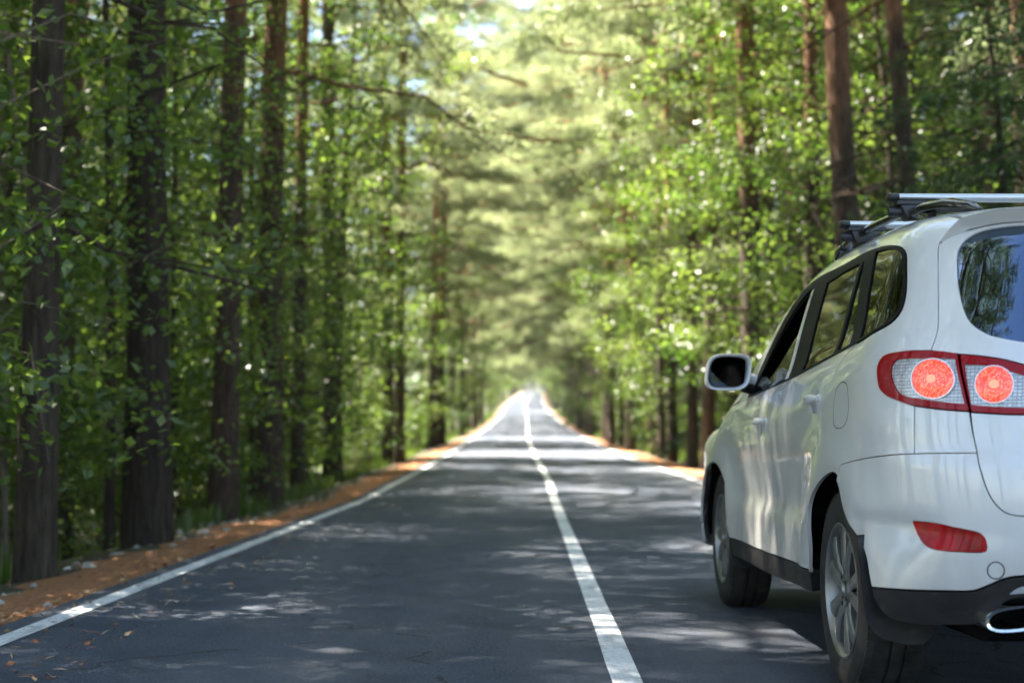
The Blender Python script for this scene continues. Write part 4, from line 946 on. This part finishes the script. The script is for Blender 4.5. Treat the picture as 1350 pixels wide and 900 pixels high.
proto_leafy('sapling1', 5.2, .5, 1.4, .028, 12, bark='bark_pale', nb=20, per=26, L=.085); proto_leafy('sapling2', 6.8, .8, 1.6, .035, 13, 'leafdark', 'bark_pale', nb=30, per=34, L=.09)
proto_leafy('shrub1', 1.5, .08, .8, .012, 14, nb=15, per=22, L=.07, fill=2.2, clump=.16); proto_leafy('shrub2', 2.4, .1, 1.0, .016, 15, 'leafdark', nb=18, per=24, L=.08, fill=1.8, clump=.2)
proto_spruce('spruce1', 15, 2.5, .13, 16); proto_spruce('spruce2', 7, 1.6, .07, 17)
NAME = {'pine': 'pine_tree', 'redp': 'pine_tree', 'leaf': 'leafy_tree', 'dark': 'leafy_tree', 'sapl': 'sapling', 'shru': 'shrub', 'spru': 'spruce_tree', 'avpi': 'pine_tree', 'avle': 'leafy_tree', 'edge': 'leafy_tree'}
CAT = {'pine_tree': 'pine tree', 'leafy_tree': 'tree', 'sapling': 'sapling', 'shrub': 'shrub', 'spruce_tree': 'spruce tree'}
def tree(key, l, q, s=1., label=None, group=None, lean=(0, 0), rz=None, dz=0, crown=True):
    nm = NAME[key[:4]]; tr, cr = PROTO[key]
    e = empty(nm, P(l, q, dz), 0); e.rotation_euler = (lean[1], lean[0], rng.random() * 6.28 if rz is None else rz)
    e.rotation_mode = 'ZXY'
    e.scale = (s, s, s)
    t = obj('trunk', tr, e)
    if crown: obj('crown', cr, e)
    tag(e, label, CAT[nm], group); return e
NEARL = 'trees at the left verge'
# (key, lateral from lane centre, distance, scale, trunk thickness, label)
near = [
 ('pinethin', -3.80, 9.9, 1.0, 'straight brown pine trunk nearest the camera on the left verge'),
 ('darkbig1', -3.95, 13.4, 1.0, 'thickest dark trunk among the nearest trees on the left'),
 ('redpine1', -4.15, 17.6, 1.0, 'reddish pine just beyond the thickest dark trunk on the left'),
 ('redpine2', -4.2, 21.0, 1.0, 'orange topped pine with pale dead branches on the left'),
 ('pinethin', -4.3, 24.2, .95, 'slim pale pine behind the orange topped pine on the left'),
 ('darkbig2', -4.5, 30.2, 1.1, 'dark stout tree halfway along the left verge'),
 ('darkleafy1', -4.6, 31.3, 1.2, 'thin dark tree growing close behind the dark stout tree on the left'),
 ('pinethin', -3.75, 38.5, 1.15, 'pinkish brown pine with bare trunk beside the left sunlit strip'),
 ('pine2', 3.8, 18.0, .85, 'tall brown pine rising just left above the car roof'),
 ('pinethin', 4.45, 17.2, .95, 'sunlit leaning pine rising above the roof rack bars'),
 ('pine1', 3.75, 26.0, 1.0, 'straight pine between the wing mirror and the car roof'),
 ('redpine1', 3.8, 40.0, .9, 'pinkish sunlit pine at the right verge just past the car'),
 ('redpine2', 4.0, 47.0, .85, 'slanting sunlit pine behind the pinkish pine on the right'),
 ('darkleafy2', 3.75, 59.0, 1.2, 'dark slim tree beside the right edge line ahead'),
 ('redpine1', 3.8, 69.0, 1.0, 'short looking red pine at the sunlit strip on the right'),
]
leans = {2: (.02, 0), 8: (-.03, 0), 9: (-.06, .02), 12: (-.10, 0), 10: (-.02, 0)}
for i, (k, l, q, s, lab) in enumerate(near): tree(k, l, q, s, lab, None, leans.get(i, (0, 0)))
tree('sapling2', -4.25, 8.9, 1.0, 'pale stemmed leaning sapling just in front of the nearest left trunk', None, (.12, .05))
tree('sapling2', -4.6, 12.2, 1.1, 'dark leaved sapling between the two nearest left trunks')
tree('spruce1', 5.3, 14.2, 1.0, 'dark spruce overhanging the top right corner above the car')
tree('avleafy1', 5.4, 22.0, .95, 'bright green leafy tree rising behind the roof rack bars', rz=3.1)
tree('avleafy2', 4.9, 31.0, 1.0, 'sunlit yellow green tree above the car mirror', rz=3.3)
used = [(l, q) for _, l, q, *_ in near] + [(5.3, 14.2), (5.4, 22), (4.9, 31)]
EDGE = 'leafy edge tree reaching out between the near left trunks'
for l, q in [(-5.4, 11.6), (-4.9, 15.4), (-5.2, 19.4), (-4.8, 22.8), (-5.1, 27.0)]:
    used.append((l, q)); tree('edgeleafy', l, q, .95 + .2 * rng.random(), EDGE, 'leafy trees between the near left trunks', rz=rng.normal() * .5)
EDGR = 'sunlit leafy edge tree leaning out over the right verge beyond the car'
for l, q in [(5.2, 26.5), (4.9, 36), (5.1, 43), (4.8, 50.5), (5.0, 57)]:
    used.append((l, q)); tree(['avleafy1', 'avleafy2'][len(used) % 2], l, q, .95 + .2 * rng.random(), EDGR, 'sunlit leafy trees at the right verge', rz=math.pi + rng.normal() * .4)
GAPS = [(47, 3.2, 34), (71, 4.0, 34), (34.5, 1.2, 30), (24, .3, 9)]
def clear(l, q, r):
    return all((l - a) ** 2 + (q - b) ** 2 > r * r for a, b in used)
LANE = math.tan(R(SUN_AZ + 90))      # the sun comes in from the left, a little behind square
def in_gap(l, q, rad=2.2):
    return l < 0 and any(abs(q + l * LANE - g) < w_ + rad * .9 and l > -dp for g, w_, dp in GAPS)
def scatter(n, keys, lr, qr, r, lab, group, smin=.85, smax=1.15, gap=True, pw=1.0):
    k = 0; tries = 0
    while k < n and tries < n * 60:
        tries += 1
        l = lr[0] + (lr[1] - lr[0]) * rng.random() ** pw; q = qr[0] + (qr[1] - qr[0]) * rng.random()
        # keep to what the frame can see (plus a margin that shades it)
        if l < 0 and -l > .40 * q + 7: continue
        if l > 0 and l > .40 * q + 6: continue
        if not clear(l, q, r) or (gap and in_gap(l, q)): continue
        used.append((l, q)); key = keys[int(rng.random() * len(keys))]
        tree(key, l, q, smin + (smax - smin) * rng.random(), lab, group); k += 1
# behind and beside the near rows, left
LP = 'tall pine in the depth of the wood left of the road'
LL_ = 'leafy tree in the depth of the wood left of the road'
scatter(26, ['pine1', 'pine2', 'pinethin', 'redpine1', 'redpine2'], (-5.2, -24), (6, 58), 1.7, LP, 'pines inside the left wood')
scatter(30, ['darkleafy1', 'leafy2', 'leafy1', 'leafy3', 'leafy2'], (-5.6, -22), (9, 62), 1.5, LL_, 'leafy trees inside the left wood', pw=1.3)
scatter(34, ['sapling1', 'sapling2'], (-4.9, -14), (10, 60), 1.0, 'slender sapling in the shade of the left wood', 'saplings inside the left wood', .8, 1.3)
scatter(34, ['shrub1', 'shrub2'], (-4.6, -12), (10, 62), .8, 'low leafy shrub on the floor of the left wood', 'shrubs inside the left wood', .7, 1.2, False)
scatter(26, ['shrub2', 'shrub1', 'shrub2'], (-4.7, -9), (8.5, 34), .6, 'low leafy shrub on the floor of the left wood', 'shrubs inside the left wood', .8, 1.3, False)
# right
scatter(34, ['pine1', 'pine2', 'redpine1', 'redpine2', 'pine3'], (5.0, 24), (12, 66), 1.7, 'tall pine in the depth of the wood right of the road', 'pines inside the right wood')
scatter(34, ['leafy1', 'leafy2', 'darkleafy1', 'darkleafy2'], (5.4, 20), (14, 66), 1.5, 'leafy tree in the depth of the wood right of the road', 'leafy trees inside the right wood', pw=1.3)
scatter(26, ['sapling1', 'spruce2', 'sapling1'], (4.6, 13), (14, 60), 1.0, 'slender sapling in the light of the right wood', 'young trees inside the right wood', .8, 1.3)
scatter(26, ['shrub1', 'shrub2'], (4.3, 11), (14, 62), .8, 'low leafy shrub on the floor of the right wood', 'shrubs inside the right wood', .7, 1.2)
scatter(14, ['pinethin', 'redpine1', 'pinethin'], (3.75, 6.5), (22, 64), 1.2, 'slender pine with bare trunk near the right verge', 'slender pines at the right verge')
scatter(34, ['sapling1', 'spruce2', 'sapling2', 'spruce2'], (-8.5, -30), (38, 95), 1.3, 'young bushy tree in the clearing of the left wood', 'young trees in the left clearing', .8, 1.25, False)
scatter(22, ['darkleafy2', 'darkleafy1', 'spruce1'], (-6.5, -20), (26, 62), 1.5, 'dark dense tree filling the middle depth of the left wood', 'dark trees in the left wood', .9, 1.15)
scatter(46, ['darkleafy1', 'darkleafy2', 'spruce2', 'darkleafy1'], (-9.5, -26), (13, 78), 1.7, 'leafy tree in the dark heart of the left wood', 'trees in the dark heart of the left wood', .85, 1.05, False)
DEEP = 'dense dark tree deep in the wood far left of the road'
scatter(46, ['darkleafy2', 'spruce1', 'darkleafy1', 'leafy3'], (-13, -52), (22, 150), 2.4, DEEP, 'deep trees far left', 1.1, 1.5)
scatter(40, ['leafy3', 'spruce1', 'darkleafy2', 'leafy1'], (12, 52), (26, 150), 2.4, 'dense tree deep in the wood far right of the road', 'deep trees far right', 1.1, 1.5, False)
# avenue running up the hill
def avenue(d0, d1, step, rows, lab, group, keys, s=(.9, 1.15), face=False, sides=(-1, 1)):
    q = d0
    while q < d1:
        for sd in sides:
            for l0 in rows:
                l = sd * (l0 + .7 * rng.random()); qq = q + step * 1.2 * (rng.random() - .5)
                if sd < 0 and in_gap(l, qq, 1.6): continue
                if sd > 0 and any(abs(a - l) < 1.2 and abs(b - qq) < 1.5 for a, b in used): continue
                used.append((l, qq))
                tree(keys[int(rng.random() * len(keys))], l, qq, s[0] + (s[1] - s[0]) * rng.random(), lab[0 if sd < 0 else 1], group, rz=((0 if sd < 0 else math.pi) + .45 * rng.normal()) if face else None, lean=(.045 * rng.standard_normal() - sd * .02, .02 * rng.standard_normal()))
        q += step
lab1 = ('pine in the roadside row climbing the hill on the left', 'pine in the roadside row climbing the hill on the right')
RK = ['avpine1', 'avpine2', 'avpine3']
avenue(36, 84, 6.0, (3.75, 6.6), lab1, 'roadside pines on the hill', ['redpine2', 'redpine1', 'redpine2', 'pine1'], (.68, .84), sides=(-1,))
avenue(84, 132, 9.0, (3.75, 6.6), lab1, 'roadside pines on the hill', ['redpine2', 'redpine1'], (.68, .84), sides=(-1,))
avenue(36, 132, 4.6, (3.75, 6.4), lab1, 'roadside pines on the hill', RK, (.85, 1.1), face=True, sides=(1,))
lab2 = ('leafy tree in the roadside row climbing the hill on the left', 'leafy tree in the roadside row climbing the hill on the right')
avenue(52, 132, 8.0, (4.6,), lab2, 'roadside leafy trees on the hill', ['avleafy1', 'leafy2'], (.75, .95), face=True, sides=(-1,))
avenue(48, 132, 6.5, (4.5, 8.5), lab2, 'roadside leafy trees on the hill', ['avleafy1', 'avleafy2', 'leafy3'], face=True, sides=(1,))
FARL = ('small distant tree of the far left roadside row', 'small distant tree of the far right roadside row')
avenue(130, 460, 10, (3.9, 7.2), FARL, 'distant roadside trees', ['avpine1', 'avpine2', 'avpine3', 'avleafy2'], (.9, 1.1), True, (-1,))
avenue(130, 460, 8.5, (3.9, 6.8), FARL, 'distant roadside trees', ['avpine1', 'avpine2', 'avpine3', 'avleafy2'], (1.0, 1.25), True, (1,))
for l, q in [(-3.8, 61), (-3.7, 81), (-3.7, 88), (-3.6, 96), (-3.8, 104), (-3.6, 113)]:
    tree('avpine4', l, q, 1.0, 'pine reaching far over the road from the left ahead', 'left pines overhanging the road', rz=.2)
for l, q in [(3.5, 51), (3.4, 60), (3.6, 67), (3.4, 76), (3.5, 85), (3.4, 93), (3.6, 102)]:
    tree('avpine4', l, q, .92 + .12 * rng.random(), 'pine reaching far over the road from the right ahead', 'right pines overhanging the road', rz=math.pi + .2 * rng.normal())
scatter(44, ['shrub2', 'sapling1', 'shrub1', 'sapling1', 'spruce2'], (4.0, 5.4), (36, 135), .9, 'bushy young growth along the right verge on the hill', 'young growth along the right verge', .9, 1.3, False)
scatter(30, ['shrub1', 'sapling1', 'shrub1', 'shrub2'], (-4.4, -7.5), (15, 80), .8, 'bright young growth between the trunks along the left verge', 'young growth along the left verge', .8, 1.3, False)
# trees that close the view behind the crest
for k in range(30):
    tree(['spruce1', 'leafy2', 'spruce1', 'pine3'][k % 4], -16 + 1.25 * k, 470 + 14 * (k % 4), 1.7, 'hazy tree closing the view beyond the crest of the road', 'trees beyond the crest')
# woods beside and behind the camera: they shade the road and show in the car's paint and glass
for k, (l, q) in enumerate([(-4.6, 6.4), (-5.6, 3.4), (-4.9, .6), (-7.5, 5.0), (-8.5, 1.5), (-6.2, -2.6), (-5.2, -6), (-9, -5), (-7.5, -14), (-11, 8), (-11.5, 3), (-12, -2), (-6.2, 8.6), (-7.6, 6.8)]):  # last two trees added out of view to shade the near road
    tree(['pine1', 'pine2', 'pine3', 'darkleafy1', 'redpine1'][k % 5], l, q, 1.05, 'unseen tree beside the road left of or behind the camera', 'left trees behind the camera')
for k, (l, q) in enumerate([(6.4, 8.5), (6.6, 4.2), (9, 6), (11, 1.0), (12, -12)]):
    tree(['leafy3', 'pine2', 'leafy1', 'redpine2'][k % 4], l, q, .95, 'tree beside the road behind the camera on the right', 'right trees behind the camera')
# grass and ferns along the outer edge of the verges
def grass():
    rg = np.random.default_rng(21); n = 60000
    sd = np.where(rg.random(n) < .55, -1, 1); q = 9 + 170 * rg.random(n) ** 1.5
    l = sd * (4.05 - .4 * np.clip((q - 40) / 35, 0, 1) + np.abs(rg.standard_normal(n)) * .6)
    keep = (np.sin(q * .8) + np.sin(q * .31 + 1) + rg.standard_normal(n) * .7) > (.5 - .02 * np.clip(q - 10, 0, 40)); l, q, sd = l[keep], q[keep], sd[keep]; n = len(l)
    base = np.stack([CX(q) + l, q, tz(l, q) - .02], -1); h_ = (.10 + .22 * rg.random(n))[:, None]
    a = rg.random(n) * 6.28; dr = np.stack([np.cos(a), np.sin(a), 0 * a], -1); lean = dr[:, [1, 0, 2]] * [1, -1, 0] * (rg.random(n) * .6)[:, None] * h_
    w_ = .012
    V = np.stack([base - dr * w_, base + dr * w_, base + lean * .9 + [0, 0, 1] * h_ + dr * .002, base + lean * .9 + [0, 0, 1] * h_ - dr * .002], 1).reshape(-1, 3)
    tag(obj('grass', mesh_np('grass', V, np.arange(4 * n).reshape(-1, 4), M['leaf'], False, np.repeat(rg.random(n), 4))), kind='stuff')
grass()

def litter():
    rg = np.random.default_rng(33); n = 30000
    sd = np.where(rg.random(n) < .6, -1, 1); q = 5.5 + 50 * rg.random(n) ** 1.7
    l = sd * (2.98 + 1.0 * rg.random(n) ** 1.1); w_ = rg.random(n) < .05; l = np.where(w_, sd * (2.2 + .8 * rg.random(n)), l)
    z = ZR(q) + np.where(np.abs(l) < 2.97, .004, -.012 - .078 * np.clip((np.abs(l) - 2.95) / .9, 0, 1)) + .004 + .030 * rg.random(n) ** 2 * (np.abs(l) > 3.0)
    leaf = rg.random(n) < .22
    L = np.where(leaf, .022 + .035 * rg.random(n), .05 + .06 * rg.random(n)); Wd = np.where(leaf, L * .6, .004 + .004 * rg.random(n))
    C = np.stack([CX(q) + l, q, z], -1)
    V, F = quads(C, L, Wd, rg, 1.6)
    m, nt, b = new_mat('dry_litter'); at = node(nt, 'ShaderNodeAttribute', attribute_name='tint')
    nt.links.new(ramp(nt, [(0, (.05, .022, .010)), (.35, (.22, .085, .030)), (.7, (.42, .19, .07)), (.92, (.55, .38, .20)), (1, (.5, .45, .30))], at.outputs['Fac']), b.inputs['Base Color']); b.inputs['Roughness'].default_value = .85
    tag(obj('needle_litter', mesh_np('needle_litter', V, F, m, False, np.repeat(rg.random(n), 4))), kind='stuff')
litter()

EXPOSURE = 3.52
HAZE = .00015
# ------------------------------------------------------------------ camera, light, world
cam = bpy.data.cameras.new('camera'); co = bpy.data.objects.new('camera', cam); COL.objects.link(co)
cam.sensor_width = 36; cam.lens = 50; cam.clip_start = .1; cam.clip_end = 3000
co.location = (0, 0, .93)
co.rotation_euler = (R(90) + math.atan(126 / 1875), 0, math.atan(22 / 1875))
cam.dof.use_dof = True; cam.dof.focus_distance = 5.5; cam.dof.aperture_fstop = 1.9
scn.camera = co
w = bpy.data.worlds.new('World'); scn.world = w; w.use_nodes = True
nt = w.node_tree; bg = nt.nodes['Background']
sky = nt.nodes.new('ShaderNodeTexSky'); sky.sky_type = 'NISHITA'; sky.sun_disc = False
sky.sun_elevation = R(SUN_EL); sky.sun_rotation = R(SUN_AZ); sky.air_density = 1.0; sky.dust_density = 1.0
nt.links.new(sky.outputs[0], bg.inputs[0]); bg.inputs[1].default_value = .05
sl = bpy.data.lights.new('sun', 'SUN'); sl.energy = 5.0; sl.angle = R(.53); sl.color = (1, .92, .80)
so = bpy.data.objects.new('sun', sl); COL.objects.link(so)
az, el = R(SUN_AZ), R(SUN_EL)
d = Vector((math.sin(az) * math.cos(el), math.cos(az) * math.cos(el), math.sin(el)))
so.rotation_euler = d.to_track_quat('Z', 'Y').to_euler(); so.location = d * 60
vs = scn.view_settings; vs.view_transform = 'Standard'; vs.look = 'None'; vs.gamma = 1; vs.use_curve_mapping = False
vs.exposure = EXPOSURE
def haze(dens):
    b = MB(); b.box((0, 250, 12), (420, 760, 70)); m = bpy.data.materials.new('haze'); m.use_nodes = True; n = m.node_tree
    n.nodes.clear(); o = n.nodes.new('ShaderNodeOutputMaterial'); v = n.nodes.new('ShaderNodeVolumePrincipled')
    v.inputs['Density'].default_value = dens; v.inputs['Color'].default_value = (.95, .95, .88, 1); v.inputs['Anisotropy'].default_value = .3
    n.links.new(v.outputs[0], o.inputs['Volume']); tag(b.build('haze', m, None, 0), kind='stuff')
if HAZE: haze(HAZE)
c = scn.cycles
c.use_denoising = True; c.adaptive_threshold = .02; c.max_bounces = 8; c.diffuse_bounces = 3; c.glossy_bounces = 4; c.transmission_bounces = 4; c.transparent_max_bounces = 8
c.caustics_reflective = False; c.caustics_refractive = False; c.sample_clamp_indirect = 6
try: c.denoiser = 'OPENIMAGEDENOISE'
except Exception: pass
